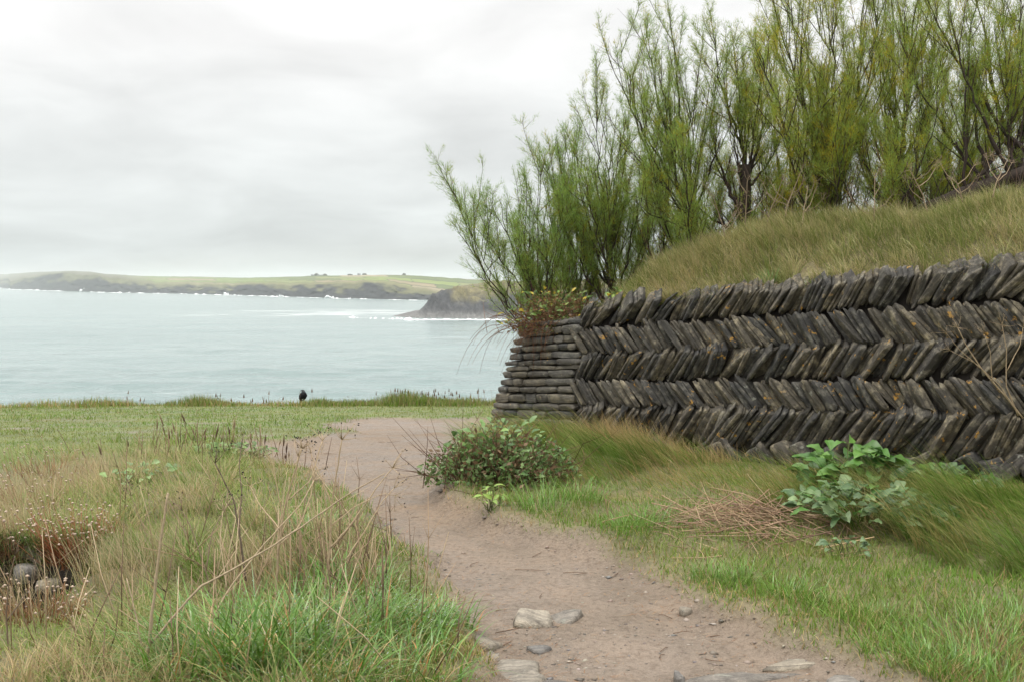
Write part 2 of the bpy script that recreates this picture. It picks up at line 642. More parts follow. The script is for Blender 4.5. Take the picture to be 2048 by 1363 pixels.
# ------------------------------------------------------------------ sea
SEA = -20.0
az_ = np.r_[np.linspace(R(-62), R(-28), 16)[:-1], np.linspace(R(-28), R(6), 350), np.linspace(R(6), R(62), 24)[1:]]
dr_ = np.r_[40, 80, 120, 1 / np.linspace(1 / 150, 1 / 5200, 230), 7000, 9900]
DR, AZ = np.meshgrid(dr_, az_, indexing='ij')
SX, SY = DR * np.sin(AZ), DR * np.cos(AZ)
step_ = np.maximum(np.gradient(dr_)[:, None], DR * 0.0011)
SZ = np.zeros_like(SX)
for lam, amp, ang, sd_ in ((4, 0.24, 0.2, 1), (8, 0.38, -0.25, 2), (15, 0.30, 0.1, 3), (30, 0.34, -0.1, 4), (60, 0.45, 0.15, 5)):
    xr, yr = SX * math.cos(ang) - SY * math.sin(ang), SX * math.sin(ang) + SY * math.cos(ang)
    ridge = 1 - np.abs(2 * fbm(xr / (lam * 2.2), yr / lam, 200 + sd_, 2) - 1)
    wgt = np.clip(lam / (2.2 * step_) - 0.6, 0, 1) * np.clip(14 * lam / step_ / 40, 0.0, 1)
    SZ += amp * (ridge - 0.75) * 3.4 * wgt
SZ *= (np.abs(AZ) < R(40))
sv_ = np.stack([SX, SY, SEA + SZ], -1).reshape(-1, 3)
k2 = np.arange(SX.size).reshape(SX.shape)
sq = np.stack([k2[:-1, :-1], k2[:-1, 1:], k2[1:, 1:], k2[1:, :-1]], -1).reshape(-1, 4)
m, nt, b = mat_new('sea_water')
geo = nd(nt, 'ShaderNodeNewGeometry')
mp = nd(nt, 'ShaderNodeMapping', ins={'Scale': (0.035, 0.085, 1.0), 'Rotation': (0, 0, R(8))})
nt.links.new(geo.outputs['Position'], mp.inputs['Vector'])
w1 = noise(nt, mp.outputs[0], 1.0, 6, 0.62, 0.4)
mp2 = nd(nt, 'ShaderNodeMapping', ins={'Scale': (0.16, 0.34, 1.0), 'Rotation': (0, 0, R(-6))})
nt.links.new(geo.outputs['Position'], mp2.inputs['Vector'])
w2 = noise(nt, mp2.outputs[0], 1.0, 5, 0.6, 0.3)
mp3 = nd(nt, 'ShaderNodeMapping', ins={'Scale': (0.0022, 0.006, 1.0)})
nt.links.new(geo.outputs['Position'], mp3.inputs['Vector'])
w3 = noise(nt, mp3.outputs[0], 1.0, 4, 0.55, 0.3)
c = ramp(nt, w3, [(0.3, (0.165, 0.23, 0.222)), (0.7, (0.215, 0.28, 0.27))])
# white water lying off the headland
mp4 = nd(nt, 'ShaderNodeMapping', ins={'Scale': (0.02, 0.045, 1.0)})
nt.links.new(geo.outputs['Position'], mp4.inputs['Vector'])
w4 = noise(nt, mp4.outputs[0], 1.0, 7, 0.66, 0.8)
dist = nd(nt, 'ShaderNodeVectorMath', operation='DISTANCE', ins={1: (-90.0, 860.0, SEA)})
nt.links.new(geo.outputs['Position'], dist.inputs[0])
near = nd(nt, 'ShaderNodeMapRange', ins={'From Min': 40.0, 'From Max': 230.0, 'To Min': 0.58, 'To Max': 0.36})
nt.links.new(dist.outputs['Value'], near.inputs['Value'])
sm = nd(nt, 'ShaderNodeMath', operation='ADD')
nt.links.new(w4, sm.inputs[0]); nt.links.new(near.outputs[0], sm.inputs[1])
foam = ramp(nt, sm.outputs[0], [(0.99, (0, 0, 0)), (1.0, (0.8, 0.8, 0.8))])
fm2 = nd(nt, 'ShaderNodeMapRange', ins={'From Min': 1.02, 'From Max': 1.2, 'To Min': 0.0, 'To Max': 0.8})
nt.links.new(sm.outputs[0], fm2.inputs['Value'])
c = mixc(nt, fm2.outputs[0], c, (0.8, 0.82, 0.81))
nt.links.new(c, b.inputs['Base Color'])
b.inputs['Roughness'].default_value = 0.16
b.inputs['IOR'].default_value = 1.33
h = nd(nt, 'ShaderNodeMath', operation='MULTIPLY_ADD', ins={1: 0.35})
nt.links.new(w2, h.inputs[0]); nt.links.new(w1, h.inputs[2])
bump(nt, b, h.outputs[0], 1.0, 1.6)
M['sea'] = m
tag(build('sea', sv_, sq, m, smooth=True), 'pale grey green sea of the bay', 'sea', kind='structure')

# ------------------------------------------------------------------ far coast
cpx = np.array([-260, -120, -30, 0, 18, 22, 60, 110, 150, 180, 210, 260, 330, 420, 500, 560, 620, 700, 780, 830, 900, 960, 1040, 1200, 1400])
sky_y = np.array([556, 553, 550, 549, 549, 548, 545, 543, 542, 543.5, 548, 551, 553, 554.5, 555.5, 554.5, 552.5, 550.5, 550, 551.5, 556, 560, 565, 566, 566])
top_y = np.array([562, 560, 558, 557, 557, 566, 555, 549, 548, 550, 556, 562, 570, 571, 567, 571, 571, 566, 567, 581, 592, 594, 590, 585, 585])
wat_y = np.array([576, 576, 576, 576.5, 577, 579, 580, 582, 583, 584, 585, 586, 587, 589, 591, 593, 595, 597, 599, 600, 600.5, 601, 601, 600, 600])
px = np.arange(-260, 1400, 3.0)
ys = np.interp(px, cpx, sky_y) + (fbm(px * 0.06, px * 0, 3) - 0.5) * 1.6
yt = np.interp(px, cpx, top_y) + (fbm(px * 0.045, px * 0 + 7, 4) - 0.5) * 9
yw = np.interp(px, cpx, wat_y)
yt = np.minimum(np.maximum(yt, ys + 1.0), yw - 5)
HZ = 567.0
rows, cc = [], []
dw = (CAM_Z - SEA) * F_PX / (yw - HZ)
NT = 46
fieldc = [(0.15, 0.19, 0.055), (0.20, 0.215, 0.085), (0.26, 0.21, 0.13), (0.12, 0.15, 0.055), (0.19, 0.235, 0.07), (0.30, 0.25, 0.165)]
rock = np.array([0.035, 0.036, 0.038])
for j in range(NT):
    t = j / (NT - 1)
    if t < 0.4:                                  # cliff
        k = t / 0.4
        ruf = (fbm(px * 0.11, np.full_like(px, j * 0.33), 51) - 0.5)
        d = dw * (1 + 0.05 * k + 0.02 * ruf * math.sin(k * math.pi))
        zt = CAM_Z - (yt - HZ) / F_PX * dw * 1.05
        z = (SEA - 1.5) * (1 - k) + zt * k
        d0 = d
        cg = rock * (0.75 + 0.6 * fbm(px * 0.2, np.full_like(px, j * 0.6), 53)[:, None])
        gr = sstep(0.62, 0.80, fbm(px * 0.05, np.full_like(px, j * 0.2), 57) * 0.7 + 0.46 * k)[:, None] * 0.85
        cg = cg * (1 - gr) + np.array([0.15, 0.15, 0.075]) * gr
    else:                                        # fields up to the skyline
        k = (t - 0.4) / 0.6
        d = dw * (1.05 + 0.55 * k)
        yy = yt * (1 - k ** 0.85) + ys * k ** 0.85
        z = CAM_Z - (yy - HZ) / F_PX * d
        row = np.floor(k * 4.2 + 0.0035 * px + 0.35 * np.sin(px * 0.011))
        cell = np.floor(px / 95 + row * 0.43 + 0.3 * k)
        idx = (hash2(cell, row, 61) * 5.99).astype(int)
        cg = np.array(fieldc)[idx]
        fx = px / 95 + row * 0.43 + 0.3 * k; fr = k * 4.2 + 0.0035 * px + 0.35 * np.sin(px * 0.011)
        hedge = ((fx - np.floor(fx)) < 0.022) | ((fr - np.floor(fr)) < 0.14)
        cg = np.where(hedge[:, None], np.array([0.07, 0.08, 0.045]), cg)
        wild = sstep(0.30, 0.05, k + 0.25 * (fbm(px * 0.04, np.full_like(px, 3), 63) - 0.5))[:, None]
        cg = cg * (1 - wild) + np.array([0.155, 0.15, 0.075]) * wild
        left = sstep(330, 230, px)[:, None]      # the headland itself is rough heath
        cg = cg * (1 - left) + np.array([0.13, 0.125, 0.08]) * left * (0.8 + 0.4 * fbm(px * 0.08, np.full_like(px, j * 0.3), 67)[:, None])
    rows.append(np.stack([(px - CX) / F_PX * d, d, z], 1)); cc.append(cg)
rows.append(rows[-1] * np.array([1.25, 1.25, 1.0]) + np.array([0, 0, -25])); cc.append(cc[-1])
rows.append(rows[-1] * np.array([1.0, 1.03, 0.0]) + np.array([0, 0, SEA - 1.5])); cc.append(cc[-1])
fv = np.stack(rows); fcx = np.stack(cc)
k3 = np.arange(fv.shape[0] * fv.shape[1]).reshape(fv.shape[:2])
fq = np.stack([k3[:-1, :-1], k3[:-1, 1:], k3[1:, 1:], k3[1:, :-1]], -1).reshape(-1, 4)
m, nt, b = mat_new('far_land')
a = nd(nt, 'ShaderNodeVertexColor', layer_name='tone')
tcn = nd(nt, 'ShaderNodeTexCoord')
f = noise(nt, tcn.outputs['Object'], 0.02, 6, 0.65)
nt.links.new(mixc(nt, 0.6, a.outputs[0], ramp(nt, f, [(0.3, (0.6, 0.6, 0.62)), (0.7, (1.3, 1.28, 1.25))]), 'MULTIPLY'), b.inputs['Base Color'])
b.inputs['Roughness'].default_value = 0.95
b.inputs['Specular IOR Level'].default_value = 0.05
M['far'] = m
tag(build('far_headland', fv.reshape(-1, 3), fq, m, colors=fcx.reshape(-1, 3), smooth=True), 'hazy green headland of fields and low dark cliffs across the bay', 'headland', kind='structure')

# nearer rocky headland, right of the bay
hx = np.r_[np.arange(-80, 20, 0.8), np.arange(20, 260, 3)]
prof = np.interp(hx, [-80, -72, -66, -62, -58, -53, -46, -36, -22, -5, 20, 60, 260], [0.2, 2.0, 2.6, 3.5, 9.0, 14.0, 17.5, 20.2, 22.0, 23.0, 24, 25, 27])
NH = 90
rows, cc = [], []
for j in range(NH):
    t = j / (NH - 1)
    yb = 700 + 0.16 * np.abs(hx + 80) * -0.55 + 8 * (fbm(hx * 0.05, hx * 0, 81) - 0.5)
    Y = yb + t * 95
    rise = sstep(0, 0.62, np.full_like(hx, t)) * 0.9 + 0.1 * t
    st = hx * 0.9 + Y * 0.5
    ridg = np.abs(fbm(st * 0.06 - prof * 0.0, (Y - st * 0.5) * 0.045 + hx * 0.02, 83, 5) - 0.5) * 2
    ridg2 = np.abs(fbm(hx * 0.16 + t * 5.0, Y * 0.05 + 9, 85, 4) - 0.5) * 2
    env = math.sin(min(t / 0.7, 1.0) * math.pi * 0.93 + 0.1)
    z = SEA - 1.2 + (prof + 1.2) * rise + (ridg * 9.0 + ridg2 * 8.0 - 5.0) * max(env, 0) * np.clip(prof / 12, 0.15, 1)
    z = z + 0.5 * (fbm(hx * 0.8, Y * 0.8, 87) - 0.5) * np.clip(prof / 6, 0.2, 1)
    base = np.array([0.06, 0.06, 0.063]) * (0.4 + 1.3 * fbm(hx * 0.25 + t * 9, Y * 0.08, 88)[:, None])
    wet = sstep(-14, -19, z)[:, None]
    base = base * (1 - wet) + np.array([0.17, 0.165, 0.155]) * wet
    g = sstep(0.45, 0.60, 0.75 * fbm(hx * 0.035, np.full_like(hx, t * 4), 89) + 0.55 * (z - SEA) / 22 - 0.22 + 0.15 * t)[:, None]
    cg = base * (1 - g) + np.array([0.19, 0.165, 0.075]) * g
    rows.append(np.stack([hx + 0.02 * (Y - 700), Y, z], 1)); cc.append(cg)
rows.append(rows[-1] + np.array([0, 60, 0])); cc.append(cc[-1])
rows.append(np.stack([rows[-1][:, 0], rows[-1][:, 1] + 25, np.full_like(hx, SEA - 1.3)], 1)); cc.append(cc[-1])
hv = np.stack(rows); hc = np.stack(cc)
k4 = np.arange(hv.shape[0] * hv.shape[1]).reshape(hv.shape[:2])
hq = np.stack([k4[:-1, :-1], k4[:-1, 1:], k4[1:, 1:], k4[1:, :-1]], -1).reshape(-1, 4)
m, nt, b = mat_new('headland_rock')
a = nd(nt, 'ShaderNodeVertexColor', layer_name='tone')
tcn = nd(nt, 'ShaderNodeTexCoord')
mpx = nd(nt, 'ShaderNodeMapping', ins={'Scale': (0.5, 0.12, 0.35), 'Rotation': (0, R(28), 0)})
nt.links.new(tcn.outputs['Object'], mpx.inputs['Vector'])
f = noise(nt, mpx.outputs[0], 1.0, 7, 0.68, 0.5)
nt.links.new(mixc(nt, 0.8, a.outputs[0], ramp(nt, f, [(0.3, (0.45, 0.45, 0.48)), (0.55, (1, 1, 1)), (0.75, (1.6, 1.57, 1.5))]), 'MULTIPLY'), b.inputs['Base Color'])
b.inputs['Roughness'].default_value = 0.85
bump(nt, b, f, 1.0, 1.6)
tag(build('rocky_headland', hv.reshape(-1, 3), hq, m, colors=hc.reshape(-1, 3)), 'dark rocky headland dipping into the surf beside the wall', 'headland', kind='structure')

# surf: broken white water as heaped irregular foam along the rocks
M['foam'], nt, b = mat_new('foam')
b.inputs['Base Color'].default_value = (0.86, 0.88, 0.88, 1)
b.inputs['Roughness'].default_value = 0.9
M['foam'] = b.id_data.id_data if False else bpy.data.materials['foam']


def foam_strip(acc, line, width, high, seed, step=1.0):
    """A ragged low heap of foam following a line of (x, y) points."""
    line = np.asarray(line, float)
    seg = np.r_[0, np.cumsum(np.linalg.norm(np.diff(line, axis=0), axis=1))]
    n = max(int(seg[-1] / step), 4)
    q = np.linspace(0, seg[-1], n)
    lx, ly = np.interp(q, seg, line[:, 0]), np.interp(q, seg, line[:, 1])
    g = fbm(q / (step * 9), q * 0 + seed, seed) ; g2 = fbm(q / (step * 3), q * 0 + seed + 5, seed + 3)
    wv = width * np.clip((g - 0.32) * 3, 0.04, 1.6)
    hv_ = high * np.clip((g2 - 0.35) * 2.6, 0.06, 1.5) * np.clip((g - 0.3) * 3, 0.1, 1.3)
    prof_ = [(-0.5, 0), (-0.3, 0.35), (0.0, 1.0), (0.25, 0.6), (0.6, 0.0)]
    r = []
    for a_, h_ in prof_:
        r.append(np.stack([lx, ly + a_ * wv, SEA - 0.1 + 0.14 + hv_ * h_ * (0.6 + 0.8 * vnoise(q / step, q * 0 + a_ * 7, seed + 9)) - (0.12 if h_ == 0 else 0)], 1))
    r = np.stack(r)
    kk = np.arange(r.shape[0] * r.shape[1]).reshape(r.shape[:2])
    qd = np.stack([kk[:-1, :-1], kk[:-1, 1:], kk[1:, 1:], kk[1:, :-1]], -1).reshape(-1, 4)
    acc.add(r.reshape(-1, 3), np.vstack([qd[:, [0, 1, 2]], qd[:, [0, 2, 3]]]), (0.86, 0.88, 0.88))


ac = Acc()
hl = np.arange(-86, 120, 3.0)
hl_y = 700 - 0.088 * np.abs(hl + 80)
foam_strip(ac, np.stack([hl, hl_y - 3], 1), 11, 0.6, 3, 0.8)
foam_strip(ac, np.stack([hl, hl_y - 9 - 2 * np.sin(hl * 0.1)], 1), 5, 0.5, 8, 0.8)
foam_strip(ac, [(-112, 735), (-96, 722), (-80, 704), (-68, 694), (-58, 690)], 16, 1.0, 12, 0.8)
foam_strip(ac, [(-76, 706), (-69, 698), (-60, 693)], 9, 1.8, 15, 0.6)
tag(ac.obj('surf', M['foam']), 'white surf breaking around the foot of the rocky headland', 'surf', kind='stuff')
ac = Acc()
for x0_, x1_, sd_ in ((-120, 5, 3), (20, 130, 5), (180, 262, 7), (262, 430, 9), (430, 560, 11), (560, 720, 13), (720, 850, 17)):
    xs = np.arange(x0_, x1_, 4.0)
    dd = (CAM_Z - SEA) * F_PX / (np.interp(xs, cpx, wat_y) - HZ) * 0.985
    foam_strip(ac, np.stack([(xs - CX) / F_PX * dd, dd], 1), dd.mean() * 0.010, dd.mean() * 0.0005, sd_, dd.mean() * 0.0012)
for bx, by, hh in ((452, 589.6, 5.5), (563, 593.5, 5.0), (655, 596, 6.5), (662, 596, 5.0), (172, 583, 9), (470, 590.5, 2.5), (700, 597.5, 3)):
    dd = (CAM_Z - SEA) * F_PX / (by - HZ) * 0.975
    X = (bx - CX) / F_PX * dd
    hm = hh / F_PX * dd
    for q in range(9):                          # a burst of spray: a heap of ragged lobes
        c0 = np.array([X + rng.normal(0, hm * 0.5), dd + rng.normal(0, 2), SEA + hm * rng.uniform(0.05, 0.65)])
        th = np.linspace(0, 2 * math.pi, 8)[:-1]
        rr = hm * rng.uniform(0.2, 0.42)
        vv = [c0 + rr * np.array([0, 0, 1.1])]
        for ph in (0.7, 1.5, 2.3):
            for t_ in th:
                vv.append(c0 + rr * rng.uniform(0.7, 1.25) * np.array([math.sin(ph) * math.cos(t_), math.sin(ph) * math.sin(t_), math.cos(ph)]))
        vv.append(c0 - rr * np.array([0, 0, 1.0]))
        ff = [(0, 1 + i, 1 + (i + 1) % 7) for i in range(7)]
        for r_ in range(2):
            for i in range(7):
                p, q_ = 1 + r_ * 7 + i, 1 + r_ * 7 + (i + 1) % 7
                ff += [(p, p + 7, q_), (q_, p + 7, q_ + 7)]
        ff += [(22, 15 + (i + 1) % 7, 15 + i) for i in range(7)]
        ac.add(vv, ff, (0.86, 0.88, 0.88))
tag(ac.obj('distant_surf', M['foam']), 'thin white line of surf and spray below the far cliffs', 'surf', kind='stuff')

# farm on the skyline of the far headland
M['farm_wall'], nt, b = mat_new('farm_wall'); M['farm_wall'] = bpy.data.materials['farm_wall']
b.inputs['Base Color'].default_value = (0.30, 0.30, 0.29, 1)
b.inputs['Roughness'].default_value = 0.9
M['farm_roof'], nt, b = mat_new('farm_roof'); M['farm_roof'] = bpy.data.materials['farm_roof']
b.inputs['Base Color'].default_value = (0.11, 0.115, 0.125, 1)
b.inputs['Roughness'].default_value = 0.8


def far_house(px_, wpx, hpx, label):
    dwx = float(np.interp(px_, px, dw)) * 1.6
    ysk = float(np.interp(px_, px, ys))
    p = at(px_, ysk + 0.7, dwx)
    w, hgt = wpx / F_PX * dwx, hpx / F_PX * dwx
    e = empty('farmhouse', p)
    dpt = 9
    v = [(-w / 2, -dpt / 2, -4), (w / 2, -dpt / 2, -4), (w / 2, dpt / 2, -4), (-w / 2, dpt / 2, -4)]
    v += [(x, y, hgt * 0.6) for x, y, _ in v] + [(-w / 2, 0, hgt * 0.97), (w / 2, 0, hgt * 0.97)]
    f_ = [(0, 1, 5, 4), (1, 2, 6, 5), (2, 3, 7, 6), (3, 0, 4, 7)]
    f_ = [t for q in f_ for t in ((q[0], q[1], q[2]), (q[0], q[2], q[3]))] + [(4, 8, 7), (5, 6, 9)]
    build('wall', np.array(v), np.array(f_), M['farm_wall'], e)
    o = 0.6
    v = [(-w / 2 - o, -dpt / 2 - o, hgt * 0.55), (w / 2 + o, -dpt / 2 - o, hgt * 0.55), (w / 2 + o, 0, hgt), (-w / 2 - o, 0, hgt), (-w / 2 - o, dpt / 2 + o, hgt * 0.55), (w / 2 + o, dpt / 2 + o, hgt * 0.55)]
    rf = build('roof', np.array(v), np.array([(0, 1, 2), (0, 2, 3), (3, 2, 5), (3, 5, 4)]), M['farm_roof'], e)
    a_ = Acc(); a_.tube([(-w / 2 + 1, 0, hgt * 0.9), (-w / 2 + 1, 0, hgt * 1.25)], [1.1, 1.1], 4, (0.3, 0.3, 0.3))
    a_.obj('chimney', M['farm_wall'], rf)
    tag(e, label, 'farmhouse', 'farm buildings on the far skyline')


far_house(627, 9, 3.2, 'low grey farm building at the left end of the far skyline farm')
far_house(640, 11, 2.7, 'long grey barn in the middle of the far skyline farm')
far_house(718, 5, 4.2, 'tall grey farmhouse alone among trees on the far skyline')


def far_tree(px_, wpx, hpx, label):
    dwx = float(np.interp(px_, px, dw)) * 1.6
    p = at(px_, float(np.interp(px_, px, ys)) + 0.8, dwx)
    w, hgt = wpx / F_PX * dwx, hpx / F_PX * dwx
    e = empty('windswept_tree', p)
    a_ = Acc(); a_.tube([(0, 0, -3), (0.2, 0, hgt * 0.4), (0.5, 0, hgt * 0.7)], [0.8, 0.6, 0.3], 5)
    a_.obj('trunk', M['bark'], e)
    n = 900
    q = rng.normal(0, 1, (n, 3)); q /= np.linalg.norm(q, axis=1)[:, None]
    q *= rng.random((n, 1)) ** 0.35 * np.array([w / 2, w / 2, hgt * 0.42]); q[:, 2] += hgt * 0.6
    s3 = rng.normal(0, 0.9, (n, 3, 3))
    tri = (q[:, None] + s3).reshape(-1, 3)
    cg = np.repeat(mixcol((0.06, 0.075, 0.04), (0.10, 0.115, 0.06), rng.random(n)), 3, 0)
    build('crown', tri, np.arange(3 * n).reshape(-1, 3), M['tamarisk'], e, cg)
    tag(e, label, 'tree', 'trees on the far skyline')


for q in ((633, 8, 4.5, 'broad dark tree behind the far skyline barn'), (650, 7, 3.5, 'low dark tree closing the right end of the far skyline farm'),
          (700, 9, 2.6, 'low wide tree left of the lone far farmhouse'), (729, 8, 3.0, 'rounded tree right of the lone far farmhouse'),
          (808, 5, 3.2, 'single small tree on the far brown field skyline')):
    far_tree(*q)

# ------------------------------------------------------------------ bank behind the wall
ridge_s = np.array([-1.5, -0.9, 0.0, 0.5, 1.4, 2.2, 2.9, 3.3, 4.0, 4.9, 6.5, 9.0])
ridge_h = np.array([1.02, 1.14, 1.62, 1.80, 2.05, 2.17, 2.24, 2.12, 2.25, 2.33, 2.46, 2.5])


def bank_z(s, t):
    top = np.interp(s, [-1.5, -0.1, 0.15, WL, WL + 4], [1.0, 1.12, 1.29, 1.72, 2.08])
    rh = np.interp(s, ridge_s, ridge_h)
    k = sstep(-0.05, 0.85, t)
    z = top * (1 - k) + rh * k
    z = z - 0.20 * sstep(0.9, 2.2, t)
    z = z + (0.17 * (fbm(s * 1.5, t * 1.5, 101) - 0.5) + 0.10 * (fbm(s * 4, t * 4, 103) - 0.5)) * sstep(0.0, 0.35, t)
    z = z - 1.7 * sstep(5.2, 6.8, t)
    return z


bs = np.arange(PIER_END + 0.42, WL + 4.0, 0.06)
bt = np.concatenate([[-0.03], np.arange(-0.02, 2.4, 0.05), np.arange(2.4, 7.01, 0.2)])
BS, BT = np.meshgrid(bs, bt)
BZ = bank_z(BS, BT)
BZ[0] -= 0.5
setback = 0.27
bx = W0[0] + WU[0] * BS - WN[0] * (BT + setback)
by = W0[1] + WU[1] * BS - WN[1] * (BT + setback)
bv = np.stack([bx, by, BZ], -1).reshape(-1, 3)
# skirt down at the pier end
k5 = np.arange(BS.size).reshape(BS.shape)
bq = np.stack([k5[:-1, :-1], k5[:-1, 1:], k5[1:, 1:], k5[1:, :-1]], -1).reshape(-1, 4)
nb0 = len(bv)
sk = bv[k5[:, 0]] * np.array([1, 1, 0]) + np.array([-0.12, 0.0, -0.6])
bv = np.vstack([bv, sk])
ske = np.arange(nb0, nb0 + len(bt))
bq = np.vstack([bq, np.stack([ske[:-1], k5[:-1, 0], k5[1:, 0], ske[1:]], 1)])
bcv = np.where((np.arange(len(bv)) < BS.size)[:, None] & (np.r_[BT.ravel(), np.zeros(len(bt))] > .22)[:, None] & (np.r_[BT.ravel(), np.zeros(len(bt))] < 1.3)[:, None], np.array([0.27, 0.235, 0.13]), np.array([0.14, 0.10, 0.065])) * (0.7 + 0.6 * fbm(bv[:, 0] * 3, bv[:, 1] * 3, 105)[:, None])
tag(build('bank', bv, bq, M['soil'], colors=bcv, smooth=True), 'earth bank held up behind the stone wall', 'bank', kind='structure')


def bank_pt(s, t):
    s, t = np.asarray(s, float), np.asarray(t, float)
    x = W0[0] + WU[0] * s - WN[0] * (t + setback)
    y = W0[1] + WU[1] * s - WN[1] * (t + setback)
    return np.stack([x, y, bank_z(s, t)], -1)


# ------------------------------------------------------------------ the stone wall
wall = empty('stone_wall', (*W0, float(course_z(0)[0])))
tag(wall, 'dry stone wall of slate laid in herringbone courses with a flat coursed end', 'wall')
WALL_INV = Matrix.Translation(wall.location).inverted()
U3 = Vector((WU[0], WU[1], (COURSE_R[3] - COURSE_L[3]) / WL)).normalized()
N3 = Vector((WN[0], WN[1], -0.10)).normalized()
UP3 = N3.cross(U3)
if UP3.z < 0:
    UP3 = -UP3


def slab_mesh(La, tb, depth, rough=1.0, cut=0.0):
    """Rough cleaved slab: long axis x, thickness y, depth z (front at +z). cut shears the ends so that they lie along the course."""
    r = lambda s_: random.uniform(-s_, s_) * rough
    c0_, c1_ = cut * random.uniform(.3, 1.25), cut * random.uniform(.3, 1.25)
    out = [(-La + c0_ * tb + r(.04 * La), tb * (.55 + r(.4))), (-La - c0_ * tb + r(.05 * La), -tb * (.5 + r(.4))), (-La * (.80 + r(.06)) - c0_ * tb * .8, -tb * (.95 + r(.1))),
           (La * r(.35), -tb * (1 + r(.14))), (La * (.86 + r(.08)) - c1_ * tb, -tb * (.92 + r(.14))), (La - c1_ * tb + r(.04 * La), -tb * (.5 + r(.4))),
           (La + c1_ * tb + r(.05 * La), tb * (.45 + r(.4))), (La * (.82 + r(.08)) + c1_ * tb * .8, tb * (.96 + r(.1))), (La * r(.35), tb * (1 + r(.14))), (-La * (.84 + r(.06)) + c0_ * tb, tb * (.93 + r(.14)))]
    n = len(out)
    tiltx, tilty = r(.06), r(.22)
    v = [(x, y, -depth) for x, y in out]
    v += [(x, y, x * tiltx + y * tilty + r(.009)) for x, y in out]
    v += [(x * (.955 + r(.03)), y * (.80 + r(.14)), .009 + x * tiltx + y * tilty + r(.007)) for x, y in out]
    v += [(-La * .4, r(tb * .5), .012 + r(.007)), (La * .35, r(tb * .5), .012 + r(.007))]
    f_ = []
    for a_ in (0, n):
        for i in range(n):
            j = (i + 1) % n
            f_ += [(a_ + i, a_ + j, a_ + n + i), (a_ + j, a_ + n + j, a_ + n + i)]
    c0, c1 = 3 * n, 3 * n + 1
    ring = [2 * n + i for i in range(n)]
    for i in range(n):
        j = (i + 1) % n
        if i in (8, 9, 0, 1, 2):
            f_.append((ring[i], ring[j], c0))
        else:
            f_.append((ring[i], ring[j], c1))
    f_ += [(ring[3], c1, c0), (ring[8], c0, c1)]
    return np.array(v), np.array(f_)


def laminae(La, tb, depth, cut):
    """One slab split along its cleavage into one to three plates standing unevenly proud."""
    n = 1 if tb < .03 else (random.choice((1, 2)) if tb < .042 else random.choice((2, 3)))
    ws = np.array([random.uniform(.6, 1.5) for _ in range(n)]); ws = ws / ws.sum() * 2 * tb
    y = -tb; vs, fs, c = [], [], 0
    for w in ws:
        v, f_ = slab_mesh(La * random.uniform(.86, 1.03), w / 2 * 1.02, depth, 1.0, cut * 0.9)
        v = v + np.array([random.uniform(-.03, .03) * (n > 1), y + w / 2, random.uniform(-.022, .016) * (n > 1)])
        v[:, 0] += cut * (y + w / 2) * .8
        vs.append(v); fs.append(f_ + c); c += len(v); y += w
    return np.vstack(vs), np.vstack(fs)


def place(mesh_vf, name, mat, ctr, ax, ay, az):
    me = bpy.data.meshes.new(name)
    set_mesh(me, *mesh_vf)
    o = link(name, me, mat, wall)
    mw = Matrix((ax, ay, az)).transposed().to_4x4()
    mw.translation = ctr
    o.matrix_parent_inverse = Matrix.Identity(4)
    o.matrix_basis = WALL_INV @ mw
    return o


far_end = Acc()
for k in range(1, 6):
    slant = 1 if k % 2 == 1 else -1            # courses 1, 3, 5 counted from below lean "/"
    s = -0.02 + random.uniform(0, 0.05)
    while s < WL + 2.6:
        cz = course_z(s)
        zb, zt = cz[k], cz[k + 1]
        h = zt - zb
        th = R(random.gauss(50, 4.5)) if slant > 0 else R(random.gauss(56, 4))
        tb = random.choice((.020, .025, .031, .038, .046, .056)) * random.uniform(.85, 1.2)
        La = h / math.sin(th) * 0.5 * random.uniform(0.93, 1.10)
        # keep the first slabs behind the pier's edge
        zc = (zb + zt) / 2 + random.uniform(-.012, .012)
        proud = random.uniform(-.05, .045)
        p = Vector(wall_pt(s, zc, proud))
        ang = th * slant + R(random.gauss(0, 2.5))
        ax = (U3 * math.cos(ang) + UP3 * math.sin(ang)).normalized()
        fn = U3 * math.sin(th) + UP3 * (math.cos(th) if slant < 0 else -math.cos(th))
        az = (N3 + fn * (random.gauss(0.95, .25) if slant < 0 else random.gauss(0.75, .2)) + UP3 * random.gauss(0, .05)).normalized()
        ay = az.cross(ax).normalized(); az = ax.cross(ay).normalized()
        vf = laminae(La, tb, random.uniform(.17, .22), -slant / math.tan(th))
        if s < WL + 0.45:
            place(vf, 'slate_slab', M['slate'], p, ax, ay, az)
        else:
            w_ = np.array([list(ax), list(ay), list(az)])
            far_end.add(vf[0] @ w_ + np.array(p), vf[1], (0.1, 0.1, 0.1))
        s += 2 * tb / math.sin(th) * 0.93
o = far_end.obj('slate_slab_mass', M['slate'], wall)
o.matrix_parent_inverse = WALL_INV
tag(o, kind='stuff')

# footing stones below the herringbone
s = 0.15
while s < WL + 2.5:
    L_ = random.uniform(.10, .2)
    z = course_z(s)[1] - random.uniform(.03, .10)
    vf = slab_mesh(L_, random.uniform(.05, .085), .22, 1.2)
    ang = random.choice((-1.0, -.6, 0.1, .5)) + random.gauss(0, .1)
    ax = (U3 * math.cos(ang) + UP3 * math.sin(ang)).normalized()
    az = (N3 + U3 * random.gauss(0.05, .1)).normalized(); ay = az.cross(ax).normalized(); az = ax.cross(ay).normalized()
    place(vf, 'footing_stone', M['slate'], Vector(wall_pt(s, z, random.uniform(-.02, .06))), ax, ay, az)
    s += L_ * 1.25

